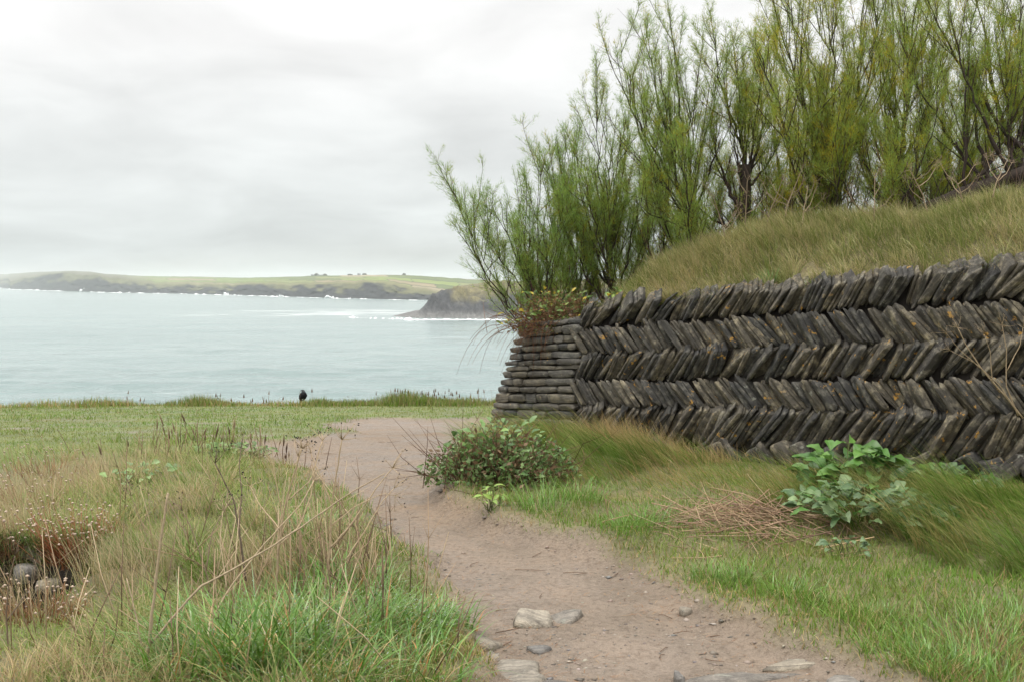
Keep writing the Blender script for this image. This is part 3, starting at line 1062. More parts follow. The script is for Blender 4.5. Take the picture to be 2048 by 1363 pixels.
# coursed end (pier)
z_rel = 0.0
NB = 18
zedges = np.linspace(0, 1, NB + 1) + np.r_[0, rng.normal(0, .010, NB - 1), 0]
for i in range(NB):
    k0, k1 = zedges[i], zedges[i + 1]
    hrel = (k0 + k1) / 2
    send = PIER_END + 0.50 * hrel ** 1.05 + random.uniform(-.035, .035)
    s = -0.02 + random.uniform(-.05, .09)
    first = True
    while s > send + 0.04:
        L_ = random.uniform(.16, .42) if random.random() < .75 else random.uniform(.1, .18)
        L_ = min(L_, s - send) if s - send - L_ > .09 else s - send
        sc = s - L_ / 2
        cz = course_z(sc)
        zlo, zhi = cz[0] - 0.06, cz[-1] - 0.10
        zc = zlo + (zhi - zlo) * hrel
        hh = (zhi - zlo) * (k1 - k0)
        corner = s - L_ <= send + 0.05
        vf = slab_mesh(L_ / 2 * random.uniform(.94, 1.03), hh / 2 * random.uniform(.70, .97), .24 if not corner else .40, 0.85)
        tz = random.gauss(0, .025)
        ax = (U3 + UP3 * tz).normalized()
        az = (N3 + U3 * random.gauss(0, .05) + UP3 * random.gauss(0, .04)).normalized()
        ay = az.cross(ax).normalized(); az = ax.cross(ay).normalized()
        place(vf, 'pier_stone', M['pier_slate'], Vector(wall_pt(sc, zc + random.uniform(-.004, .004), random.uniform(-.005, .03))), ax, ay, az)
        s -= L_ + random.uniform(.004, .012)
    # return face of the end, running back into the bank
    for q in range(3):
        b0 = wall_pt(send + 0.10, course_z(send)[0] + 0, 0)
        cz = course_z(send); zc = (cz[0] - .06) + (cz[-1] - .10 - cz[0] + .06) * hrel
        hh = (cz[-1] - cz[0]) * (k1 - k0)
        pt = np.array(wall_pt(send + 0.03, zc, 0)); back = -WN * (0.42 + 0.36 * q + random.uniform(-.04, .04))
        vf = slab_mesh(.19, hh / 2 * random.uniform(.8, .95), .25, .6)
        ax = Vector((WN[0], WN[1], 0)) * -1
        az = Vector((-WU[0], -WU[1], .2)).normalized(); ay = az.cross(ax).normalized(); az = ax.cross(ay).normalized()
        place(vf, 'pier_stone', M['pier_slate'], Vector((pt[0] + back[0], pt[1] + back[1], zc)), ax, ay, az)

# earth core filling the joints
core = Acc()
ss = np.linspace(PIER_END + 0.1, WL + 2.7, 40)
cv = []
for s in ss:
    cz = course_z(s)
    zl, zh = cz[0] - .25, cz[-1] - .07 - (0.10 if s < 0.1 else 0)
    sh = 0.0
    for (z, o_) in ((zl, -.085), (zh, -.10), (zh, -.6), (zl, -.6)):
        k = (z - zl) / (zh - zl)
        s2 = max(s, PIER_END + .12 + .5 * k) if s < 0 else s
        cv.append(wall_pt(s2, z, o_))
cf = []
for i in range(len(ss) - 1):
    for j in range(4):
        a0, a1 = i * 4 + j, i * 4 + (j + 1) % 4
        cf += [(a0, a1, a0 + 4), (a1, a1 + 4, a0 + 4)]
cf += [(0, 2, 1), (0, 3, 2)]
core.add(cv, cf, (0.04, 0.03, 0.02))
o = core.obj('earth_core', M['earth'], wall)
o.matrix_parent_inverse = WALL_INV

# ------------------------------------------------------------------ grass
G_GREEN, G_DARK = (0.15, 0.23, 0.045), (0.075, 0.125, 0.03)
G_BRIGHT, G_STRAW = (0.24, 0.31, 0.07), (0.42, 0.34, 0.19)
G_OLIVE, G_PALE = (0.19, 0.20, 0.075), (0.33, 0.33, 0.17)


def pick(n, pal, wts):
    i = rng.choice(len(pal), n, p=np.array(wts) / sum(wts))
    c = np.array(pal)[i]
    return c * rng.uniform(0.78, 1.22, (n, 1)) * rng.uniform(0.94, 1.06, (n, 3))


def scatter(n, x0, x1, y0, y1, keep):
    """Ground points, closer together near the viewer's end of the plot."""
    y = 1 / (1 / y0 + rng.random(n) * (1 / y1 - 1 / y0))
    x = rng.uniform(x0, x1, n)
    lim = np.abs(x) < y * 0.47 + 1.1
    x, y = x[lim], y[lim]
    sd = path_sd(x, y)
    k = keep(x, y, sd)
    x, y, sd = x[k], y[k], sd[k]
    return np.stack([x, y, ground_z(x, y, sd) - 0.004], 1), sd


def hollow(x, y):
    return np.sqrt(((x + 3.05) / 0.82) ** 2 + ((y - 6.35) / np.where(y > 6.35, 0.62, 1.0)) ** 2) < 0.93


def front(x, y):
    s, w = wall_sw(x, y)
    return (w > 0.04) | (s < PIER_END - 0.1)


def wallzone(x, y):
    s, w = wall_sw(x, y)
    lim = np.interp(s, [-1.2, 0.2, 1.2, 2.4, 3.2, 4.4, 6], [1.0, 2.2, 3.0, 2.5, 2.0, 2.3, 2.6])
    return (w > 0.03) & (w < lim + 0.5 * (fbm(x * 1.5, y * 1.5, 181) - 0.5)) & (s > -1.0)


LEFT = lambda x, y: x < np.interp(y, [2, 4.6, 6, 7.6, 9.6, 11, 12.4, 14], [0.4, 0.6, 0.2, -0.3, -1.2, -1.4, -1.0, 3])

# short turf: both verges of the path
P, sd = scatter(265000, -3.8, 5.2, 3.0, 12.5, lambda x, y, sd: (sd < 0.03) & front(x, y) & ~hollow(x, y) & (~wallzone(x, y) | (rng.random(len(x)) < .3)) &
                (rng.random(len(x)) < np.where(LEFT(x, y), np.exp(-np.maximum(-sd - 0.35, 0) / 0.55), 1.0) * (0.45 + 0.55 * sstep(0.0, -0.14, sd))))
n = len(P)
cl_ = fbm(P[:, 0] * 2.5, P[:, 1] * 2.5, 131); cl2 = fbm(P[:, 0] * 0.8, P[:, 1] * 0.8, 133)
edge = sstep(-0.25, 0.0, sd)
L = (0.030 + 0.085 * rng.random(n) ** 1.5) * (0.6 + 0.9 * cl_) * (1 - 0.45 * edge)
t = np.clip(0.55 + 2.2 * (cl2 - 0.5) + rng.normal(0, 0.18, n), 0, 1)
C = mixcol((0.20, 0.205, 0.065), (0.14, 0.23, 0.05), t) * rng.uniform(0.75, 1.3, (n, 1))
dead = rng.random(n) < 0.16 + 0.30 * (cl2 < 0.45) + 0.2 * edge
C[dead] = pick(dead.sum(), [G_STRAW, (0.33, 0.23, 0.12)], [2, 1])
set1 = blades(P, L, 0.0042 + 0.0016 * rng.random(n), rng.uniform(0, 6.283, n), rng.uniform(0.05, 0.7, n), rng.uniform(0.1, 1.1, n), C, 2)
stuff_blades('verge_grass', [set1], M['grass'], 'short green turf along both edges of the footpath')

# lawn on the clifftop beyond
P, sd = scatter(130000, -12, 9, 11.2, 23.3, lambda x, y, sd: (sd < 0.02) & (~LEFT(x, y) | (y > 12.0)) & front(x, y) & (y < cliff_line(x) + 0.5) &
                (rng.random(len(x)) < 1 - 0.85 * sstep(0.58, 0.66, fbm(x * 0.9, y * 1.8, 41)) * sstep(19.5, 15, y)))
n = len(P)
cl_ = fbm(P[:, 0] * 1.4, P[:, 1] * 2.4, 141)
t = np.clip(0.5 + 3.4 * (cl_ - 0.5) + rng.normal(0, 0.15, n), 0, 1)
C = mixcol((0.215, 0.21, 0.07), (0.145, 0.24, 0.052), t) * rng.uniform(0.8, 1.15, (n, 1))
dead = rng.random(n) < 0.07
C[dead] = pick(dead.sum(), [G_STRAW], [1]) * 0.8
far = np.clip(P[:, 1] - 12, 0, 12)
L = (0.018 + 0.026 * rng.random(n)) * (0.5 + 1.1 * cl_)
set1 = blades(P, L, 0.006 + 0.0006 * far, rng.uniform(0, 6.283, n), rng.uniform(0.1, 0.8, n), rng.uniform(0.1, 0.9, n), C, 1 + 1)
# darker tussocks in the lawn
P, sd = scatter(40000, -12, 9, 11.8, 22.5, lambda x, y, sd: (sd < 0.1) & (~LEFT(x, y) | (y > 12.2)) & front(x, y) & (fbm(x * 0.8, y * 1.7, 151) > 0.615))
n = len(P)
set2 = blades(P, 0.05 + 0.09 * rng.random(n), 0.008, rng.uniform(0, 6.283, n), rng.uniform(0, 0.7, n), rng.uniform(0.1, 0.9, n), pick(n, [G_GREEN, G_OLIVE, G_DARK], [3, 2, 1]) * 1.1, 2)
stuff_blades('lawn_grass', [set1, set2], M['grass'], 'trodden bright green lawn on the clifftop before the sea')

# tufts and seed heads along the cliff edge
sets = []
x = rng.uniform(-11, 3.2, 12000)
kx = fbm(x * 0.9, x * 0 + 2, 161, 3)
y = cliff_line(x) + rng.normal(0.0, 0.32, len(x))
hmul = 0.35 + 0.9 * np.clip((kx - 0.42) / 0.25, 0, 1) * (0.8 + 0.4 * rng.random(len(x)))
P = np.stack([x, y, ground_z(x, y) - 0.01], 1)
n = len(P)
sets.append(blades(P, (0.08 + 0.09 * rng.random(n)) * hmul, 0.010, rng.uniform(0, 6.283, n), rng.uniform(0.0, 0.5, n), rng.uniform(0.0, 0.8, n),
                   pick(n, [G_GREEN, G_OLIVE, (0.36, 0.28, 0.15), (0.26, 0.17, 0.10)], [2.4, 2.6, 3, 1.6]) * 1.25, 2))
for cxp, yb, hh, ww in ((810, 0, 0.26, 0.55), (860, 0, 0.16, 0.6), (400, 0, 0.2, 0.45), (200, 0, 0.2, 0.4), (930, 0, 0.15, 0.6), (700, 0.0, 0.13, 0.5), (640, 0, 0.15, 0.3), (20, 0, 0.24, 0.3)):
    n = 1500
    c0 = at(cxp, 805, 21.6)
    x = c0[0] + rng.normal(0, ww, n); y = 21.7 + rng.normal(0, 0.3, n)
    g = np.exp(-((x - c0[0]) / ww) ** 2)
    P = np.stack([x, y, ground_z(x, y)], 1)
    sets.append(blades(P, hh * (0.4 + 0.8 * g) * rng.uniform(0.6, 1.2, n), 0.011, rng.uniform(0, 6.283, n), rng.uniform(0, 0.5, n), rng.uniform(0, 0.9, n),
                       pick(n, [G_GREEN, G_OLIVE, (0.32, 0.26, 0.14), G_DARK], [3, 3, 2, 1]), 2))
stuff_blades('cliff_edge_grass', sets, M['grass'], 'rough tussocky grass fringing the cliff edge against the sea')
sets = []
for cxp, ww, n in ((60, 1.2, 60), (240, 0.5, 70), (330, 0.5, 22), (470, 0.3, 20), (620, 0.6, 14), (800, 0.35, 46), (860, 0.4, 30), (540, 0.3, 40), (550, 0.9, 24), (930, 0.5, 14)):
    c0 = at(cxp, 805, 22.0)
    x = c0[0] + rng.normal(0, ww * 0.55, n); y = 22.0 + rng.normal(0, 0.15, n)
    P = np.stack([x, y, ground_z(x, y)], 1)
    ln = rng.uniform(0.14, 0.34, n); az = rng.uniform(0, 6.283, n); th = rng.uniform(0, 0.25, n)
    sets.append(blades(P, ln, 0.011, az, th, 0.05, pick(n, [(0.17, 0.11, 0.07), (0.25, 0.19, 0.1)], [1, 1]), 2))
    hd = P + np.stack([np.cos(az) * np.sin(th), np.sin(az) * np.sin(th), np.cos(th)], 1) * (ln * 0.72)[:, None]
    sets.append(blades(hd, 0.08, 0.030, az, th, 0.0, pick(n, [(0.12, 0.075, 0.05), (0.17, 0.11, 0.07)], [1, 1]), 2))
stuff_blades('seed_stalks', sets, M['dry'], 'thin brown seed heads standing along the cliff edge', 'seed stalks')

# rough long grass on the left
P, sd = scatter(100000, -6.6, 0.6, 3.2, 12.9, lambda x, y, sd: LEFT(x, y) & (sd < -0.04) & ~hollow(x, y) & (rng.random(len(x)) < sstep(-0.12, -0.75, sd)))
n = len(P)
cl_ = fbm(P[:, 0] * 1.7, P[:, 1] * 1.7, 171); cl2 = fbm(P[:, 0] * 0.75 + 4, P[:, 1] * 0.75, 173)
straw = np.clip(0.42 + 3.4 * (cl2 - 0.50), 0.06, 0.9)
iss = rng.random(n) < straw
C = mixcol((0.13, 0.20, 0.05), (0.24, 0.285, 0.085), rng.random(n)) * rng.uniform(0.8, 1.2, (n, 1))
C[iss] = pick(iss.sum(), [G_STRAW, (0.36, 0.27, 0.16), (0.27, 0.225, 0.12), (0.24, 0.15, 0.09)], [3, 3, 3, 0.8])
L = (0.10 + 0.19 * rng.random(n)) * (0.45 + 1.0 * cl_) * np.where((P[:, 0] < -1.9) & (P[:, 1] < 6.4), 0.5, 1.0)
comb_ = 2.6 + 2.6 * (fbm(P[:, 0] * 0.8, P[:, 1] * 0.8, 175) - 0.5) * 2
az = comb_ + rng.normal(0, 0.85, n)
set1 = blades(P, L, 0.0030 + 0.0022 * rng.random(n), az, rng.uniform(0.1, 1.0, n), rng.uniform(0.4, 1.7, n), C, 3)
# wispy bent grass in pale straw tones
P, sd = scatter(42000, -5.5, -0.5, 5.4, 12.5, lambda x, y, sd: LEFT(x, y) & (sd < -0.35) & ~hollow(x, y) & (fbm(x * 0.75 + 4, y * 0.75, 173) > 0.5))
n = len(P)
set2 = blades(P, rng.uniform(0.22, 0.42, n), 0.0026, 2.6 + rng.normal(0, 0.7, n), rng.uniform(0.05, 0.5, n), rng.uniform(0.2, 1.0, n),
              pick(n, [(0.44, 0.36, 0.23), (0.35, 0.29, 0.17), (0.26, 0.25, 0.12)], [2, 2, 1]), 3)
tus = []
for _ in range(260):
    k = 80
    y = 1 / (1 / 4.0 + rng.random() * (1 / 12.3 - 1 / 4.0)); x = rng.uniform(-5, .2)
    if not LEFT(np.array([x]), np.array([y]))[0] or path_sd(np.array([x]), np.array([y]))[0] > -.35 or hollow(np.array([x]), np.array([y]))[0] or (x < -1.9 and y < 6.4):
        continue
    a_ = rng.uniform(0, 6.283, k); r_ = .08 * np.sqrt(rng.random(k))
    px_, py_ = x + r_ * np.cos(a_), y + r_ * np.sin(a_)
    dryness = rng.random()  # each tussock's own mix from green to straw
    C = mixcol((0.13, 0.21, 0.05), (0.47, 0.37, 0.22), np.clip(dryness + rng.normal(0, .22, k), 0, 1)) * rng.uniform(.8, 1.2, (k, 1))
    tus.append(blades(np.stack([px_, py_, ground_z(px_, py_)], 1), rng.uniform(.12, .34, k) * rng.uniform(.7, 1.25), .0046, a_ + rng.normal(0, .5, k), rng.uniform(.1, .7, k), rng.uniform(.5, 1.8, k), C, 4))
stuff_blades('rough_grass', [set1, set2] + tus, M['grass'], 'long rough straw and green grass covering the slope left of the path')

# turf hanging over the lip of the hollow
n = 9000
ph = rng.uniform(-0.2, 3.4, n)
rr = rng.uniform(0.90, 1.22, n)
x = -3.05 + 0.82 * rr * np.cos(ph); y = 6.35 + 0.62 * rr * np.sin(ph)
P = np.stack([x, y, ground_z(x, y) + 0.01], 1)
C = pick(n, [(0.13, 0.21, 0.05), (0.10, 0.15, 0.04), (0.30, 0.23, 0.13)], [3, 2, 1.2])
set1 = blades(P, rng.uniform(0.07, 0.2, n), 0.0045, ph + math.pi + rng.normal(0, 0.6, n), rng.uniform(0.4, 1.0, n), rng.uniform(0.6, 1.6, n), C, 3)
stuff_blades('overhanging_turf', [set1], M['grass'], 'green turf drooping over the dark earth hollow')

# broad wet blades in the left foreground
sets = []
for (cxp, cyp, n, rad, ln) in ((640, 1290, 560, 0.33, 0.36), (520, 1330, 520, 0.32, 0.40), (760, 1270, 420, 0.3, 0.28), (430, 1370, 320, 0.28, 0.40), (690, 1180, 300, 0.28, 0.30), (850, 1240, 260, 0.25, 0.2),
                               (600, 1395, 420, 0.3, 0.34), (780, 1370, 320, 0.34, 0.24), (640, 1110, 170, 0.25, 0.24)):
    g = on_ground(cxp, cyp)
    r_ = rad * np.sqrt(rng.random(n)); a_ = rng.uniform(0, 6.283, n)
    x, y = g[0] + r_ * np.cos(a_), g[1] + r_ * np.sin(a_)
    P = np.stack([x, y, ground_z(x, y) - 0.01], 1)
    C = pick(n, [(0.12, 0.225, 0.05), (0.15, 0.27, 0.075), (0.085, 0.17, 0.04), (0.21, 0.30, 0.115)], [4, 3, 3, 2])
    dd_ = rng.random(n) < 0.10
    C[dd_] = pick(dd_.sum(), [(0.42, 0.32, 0.17), (0.34, 0.19, 0.08)], [2, 1])
    az = a_ + rng.normal(0, 0.8, n)
    sets.append(blades(P, ln * rng.uniform(0.55, 1.25, n), rng.uniform(0.0065, 0.0115, n), az, rng.uniform(0.05, 0.55, n), rng.uniform(0.5, 1.9, n), C, 6, tip=C * np.array([1.15, 1.1, 1.05]), side_rand=0.35))
stuff_blades('broad_grass', sets, M['wet_grass'], 'lush broad wet grass blades in the left foreground beside the path')
# rain drops on those blades
a = Acc()
ico = np.array([(0, 0, 1), (1, 0, 0), (0, 1, 0), (-1, 0, 0), (0, -1, 0), (0, 0, -1)], float)
icf = np.array([(0, 1, 2), (0, 2, 3), (0, 3, 4), (0, 4, 1), (5, 2, 1), (5, 3, 2), (5, 4, 3), (5, 1, 4)])
pts = np.vstack([s_[0].reshape(-1, 13, 3)[:, rng.integers(4, 10)] for s_ in sets])
pts = pts[rng.random(len(pts)) < 0.55]
pts = np.repeat(pts, 2, 0) + rng.normal(0, 0.004, (len(pts) * 2, 3))
rr = rng.uniform(0.0012, 0.0026, (len(pts), 1, 1))
v = (pts[:, None] + np.array([0, 0, 0.003]) + ico[None] * rr).reshape(-1, 3)
f = (icf[None] + (np.arange(len(pts)) * 6)[:, None, None]).reshape(-1, 3)
m, nt, b = mat_new('water_drop')
b.inputs['Base Color'].default_value = (0.9, 0.95, 0.92, 1)
b.inputs['Roughness'].default_value = 0.05
b.inputs['Transmission Weight'].default_value = 0.5
b.inputs['IOR'].default_value = 1.33
tag(build('dew_drops', v, f, m, smooth=True), 'glistening rain drops on the broad foreground grass', 'drops', kind='stuff')

# long combed grass between path and wall
P, sd = scatter(90000, -0.8, 5.4, 5.6, 12.8, lambda x, y, sd: (sd < -0.03) & wallzone(x, y))
n = len(P)
s_, w_ = wall_sw(P[:, 0], P[:, 1])
gap = (s_ > 2.15) & (s_ < 3.55) & (w_ > 0.2)
cl_ = fbm(s_ * 1.1, w_ * 1.1, 183); cl2 = fbm(s_ * 0.9 + 7, w_ * 2.0, 185)
straw = np.clip(0.30 + 3.0 * (cl2 - 0.5) + 0.3 * sstep(0.9, 0.2, w_) * (s_ < 2.2), 0.05, 0.7)
iss = rng.random(n) < straw
C = mixcol((0.13, 0.22, 0.05), (0.26, 0.33, 0.10), np.clip(rng.random(n) + (cl_ - 0.5), 0, 1)) * rng.uniform(0.8, 1.25, (n, 1))
C[iss] = pick(iss.sum(), [(0.50, 0.41, 0.23), (0.46, 0.34, 0.18), (0.33, 0.28, 0.13)], [2, 3, 3])
lim_ = np.interp(s_, [-1.2, 0.2, 1.2, 2.4, 3.2, 4.4, 6], [1.0, 2.2, 3.0, 2.5, 2.0, 2.3, 2.6])
L = (0.20 + 0.34 * rng.random(n)) * (0.45 + 1.0 * cl_) * np.where(gap, 0.35, 1.0) * sstep(-0.05, 0.7, -sd + 0.25) * (0.3 + 0.7 * sstep(1.05, 0.45, w_ / lim_)) * (0.55 + 0.45 * sstep(0.0, 0.5, w_)) * np.where(s_ > 3.5, 0.35 + 0.65 * sstep(.6, 1.3, w_), 1.0) * np.where(s_ < 0.3, 0.4 + 0.6 * sstep(.4, 1.1, w_), 1.0)
az = math.atan2(WN[1], WN[0]) - 0.5 + 1.2 * (fbm(s_ * 1.3, w_ * 0.7, 187) - 0.5) + rng.normal(0, 0.30, n)
set1 = blades(P, L, 0.0034 + 0.0026 * rng.random(n), az, rng.uniform(0.25, 0.9, n), rng.uniform(0.6, 1.3, n), C, 4)
# straw-coloured sheaf against the wall
sets = [set1]
for _ in range(230):
    k = 55
    s1, w1_ = rng.uniform(.1, 6.0), rng.uniform(.15, 2.7)
    p2 = W0 + s1 * WU + w1_ * WN
    if not wallzone(np.array([p2[0]]), np.array([p2[1]]))[0] or path_sd(p2[:1], p2[1:])[0] > -.22 or (2.0 < s1 < 3.7 and w1_ > .2) or (s1 >= 3.7 and w1_ < .95) or (s1 < .5 and w1_ < .6):
        continue
    a_ = rng.uniform(0, 6.283, k); r_ = .09 * np.sqrt(rng.random(k))
    px_, py_ = p2[0] + r_ * np.cos(a_), p2[1] + r_ * np.sin(a_)
    dryness = rng.random() ** 1.3  # how far this tuft's own colour runs to straw
    C = mixcol((0.10, 0.19, 0.04), (0.44, 0.35, 0.18), np.clip(dryness * .8 + rng.normal(0, .2, k), 0, 1)) * rng.uniform(.8, 1.2, (k, 1))
    az = math.atan2(WN[1], WN[0]) - .55 + rng.normal(0, .25) + rng.normal(0, .22, k)
    sets.append(blades(np.stack([px_, py_, ground_z(px_, py_)], 1), rng.uniform(.25, .6, k) * rng.uniform(.7, 1.1), .0055, az, rng.uniform(.15, .6, k), rng.uniform(.7, 1.5, k), C, 5))
for cs, cw, n, ln in ((0.55, 0.42, 700, 0.30), (0.95, 0.35, 1200, 0.40), (1.35, 0.4, 900, 0.38), (1.7, 0.35, 500, 0.28), (2.1, 0.3, 300, 0.22)):
    s1 = cs + rng.normal(0, 0.17, n); w1_ = np.abs(cw + rng.normal(0, 0.13, n)) + 0.06
    p2 = W0[None] + s1[:, None] * WU + w1_[:, None] * WN
    P = np.stack([p2[:, 0], p2[:, 1], ground_z(p2[:, 0], p2[:, 1])], 1)
    az = math.atan2(-WU[1], -WU[0]) + rng.normal(0.35, 0.75, n)
    sets.append(blades(P, ln * rng.uniform(0.5, 1.2, n), 0.0030, az, rng.uniform(0.05, 0.7, n), rng.uniform(0.1, 1.0, n), pick(n, [(0.46, 0.34, 0.18), (0.37, 0.27, 0.14), (0.24, 0.21, 0.09)], [3, 2, 1]), 3))
stuff_blades('combed_grass', sets, M['grass'], 'long combed grass flowing down from the wall foot to the path')

# coarse tufts on the right verge
sets = []
for (cxp, cyp, n, rad, ln) in ((1080, 1035, 130, 0.2, 0.24), (1150, 1015, 150, 0.22, 0.24), (1290, 1060, 120, 0.18, 0.20), (1240, 1075, 110, 0.2, 0.18), (1480, 1160, 120, 0.14, 0.15), (1420, 1150, 90, 0.15, 0.13),
                               (1590, 1200, 120, 0.16, 0.13), (1960, 1290, 420, 0.4, 0.15), (1850, 1340, 300, 0.3, 0.13), (2020, 1240, 260, 0.3, 0.13), (2000, 1360, 380, 0.35, 0.16), (1720, 1240, 150, 0.2, 0.1)):
    g = on_ground(cxp, cyp)
    r_ = rad * np.sqrt(rng.random(n)); a_ = rng.uniform(0, 6.283, n)
    x, y = g[0] + r_ * np.cos(a_), g[1] + r_ * np.sin(a_)
    k = path_sd(x, y) < -0.06
    x, y, a_ = x[k], y[k], a_[k]; n = len(x)
    P = np.stack([x, y, ground_z(x, y)], 1)
    sets.append(blades(P, ln * rng.uniform(0.6, 1.3, n), rng.uniform(0.004, 0.0065, n), a_ + rng.normal(0, 0.7, n), rng.uniform(0.1, 0.7, n), rng.uniform(0.3, 1.4, n),
                       pick(n, [(0.15, 0.27, 0.06), (0.20, 0.31, 0.09), (0.11, 0.20, 0.045)], [3, 2, 2]), 4, side_rand=0.5))
stuff_blades('coarse_tufts', sets, M['wet_grass'], 'fresh green coarse grass tufts dotted over the right hand verge')

# grass on the bank above the wall
n = 88000
s_ = rng.uniform(-0.75, WL + 2.2, n); t_ = rng.random(n) ** 0.8 * 1.9 - 0.02
bare = fbm(s_ * 1.2, t_ * 2.0, 191)
kp = (rng.random(n) < sstep(0.0, 0.22, t_) + 0.35) & ~((bare > 0.66) & (t_ < 0.35)) & (s_ > 0.05 + 0.3 * (bare - 0.5))
s_, t_ = s_[kp], t_[kp]; n = len(s_)
P = bank_pt(s_, t_); P[:, 2] -= 0.006
cl_ = fbm(s_ * 1.6, t_ * 1.6, 193); cl2 = fbm(s_ * 0.9, t_ * 1.1 + 3, 195)
straw = np.clip(0.42 + 3.0 * (cl2 - 0.5), 0.1, 0.85)
iss = rng.random(n) < straw
C = mixcol((0.17, 0.225, 0.07), (0.29, 0.31, 0.12), rng.random(n)) * rng.uniform(0.8, 1.2, (n, 1))
C[iss] = pick(iss.sum(), [(0.62, 0.54, 0.34), (0.52, 0.45, 0.26), (0.40, 0.38, 0.19)], [2, 2, 2])
L = (0.09 + 0.16 * rng.random(n)) * (0.35 + 1.3 * cl_) * (0.55 + 0.45 * sstep(0.0, 0.5, t_))
az = math.atan2(WN[1], WN[0]) - 0.5 + 1.6 * (fbm(s_ * 1.1, t_ * 1.1, 197) - 0.5) + rng.normal(0, 0.75, n)
set1 = blades(P, L, 0.0044 + 0.003 * rng.random(n), az, rng.uniform(0.0, 0.9, n), rng.uniform(0.2, 1.5, n), C, 2)
# taller fringe along the crest and drooping lip over the stones
n = 11000
s_ = rng.uniform(0.15, WL + 2.2, n); t_ = rng.normal(0.82, 0.2, n)
set2 = blades(bank_pt(s_, t_), rng.uniform(0.12, 0.27, n), 0.0036, rng.normal(3.4, 0.9, n), rng.uniform(0, 0.5, n), rng.uniform(0.2, 1.0, n), pick(n, [(0.60, 0.53, 0.34), (0.28, 0.31, 0.12), (0.46, 0.42, 0.22)], [2, 2, 2]), 3)
tuf = []
for _ in range(190):
    k = 46
    cs, ct = rng.uniform(.1, WL + 1.8), rng.uniform(.05, 1.25)
    a_ = rng.uniform(0, 6.283, k); r_ = .07 * np.sqrt(rng.random(k))
    dryness = rng.random()  # share of dry straw colour in this bank tuft
    C = mixcol((0.22, 0.27, 0.09), (0.58, 0.50, 0.31), np.clip(dryness + rng.normal(0, .25, k), 0, 1)) * rng.uniform(.85, 1.15, (k, 1))
    tuf.append(blades(bank_pt(cs + r_ * np.cos(a_), ct + r_ * np.sin(a_)), rng.uniform(.12, .34, k) * rng.uniform(.7, 1.2), .0062, a_ + .8 * np.sin(rng.normal(3.6, .6, k) - a_), rng.uniform(.05, .6, k), rng.uniform(.4, 1.6, k), C, 4))
n = 9000
s_ = rng.uniform(0.1, WL + 2.2, n); s_ = s_[fbm(s_ * 2.2, s_ * 0, 199) > 0.44]; n = len(s_)
set3 = blades(bank_pt(s_, rng.uniform(-0.02, 0.10, n)), rng.uniform(0.06, 0.26, n), 0.0042, math.atan2(WN[1], WN[0]) + rng.normal(0, 0.5, n), rng.uniform(0.5, 1.1, n), rng.uniform(0.4, 1.3, n),
              pick(n, [G_OLIVE, (0.36, 0.28, 0.15), G_GREEN], [2, 2, 1]), 3)
stuff_blades('bank_grass', [set1, set2, set3] + tuf, M['grass'], 'tawny green grass clothing the bank on top of the stone wall')

# ------------------------------------------------------------------ tamarisks
BARK = (0.060, 0.045, 0.036)


def bez(p0, p1, p2, p3, k):
    t = np.linspace(0, 1, k)[:, None]
    return (1 - t) ** 3 * p0 + 3 * (1 - t) ** 2 * t * p1 + 3 * (1 - t) * t ** 2 * p2 + t ** 3 * p3


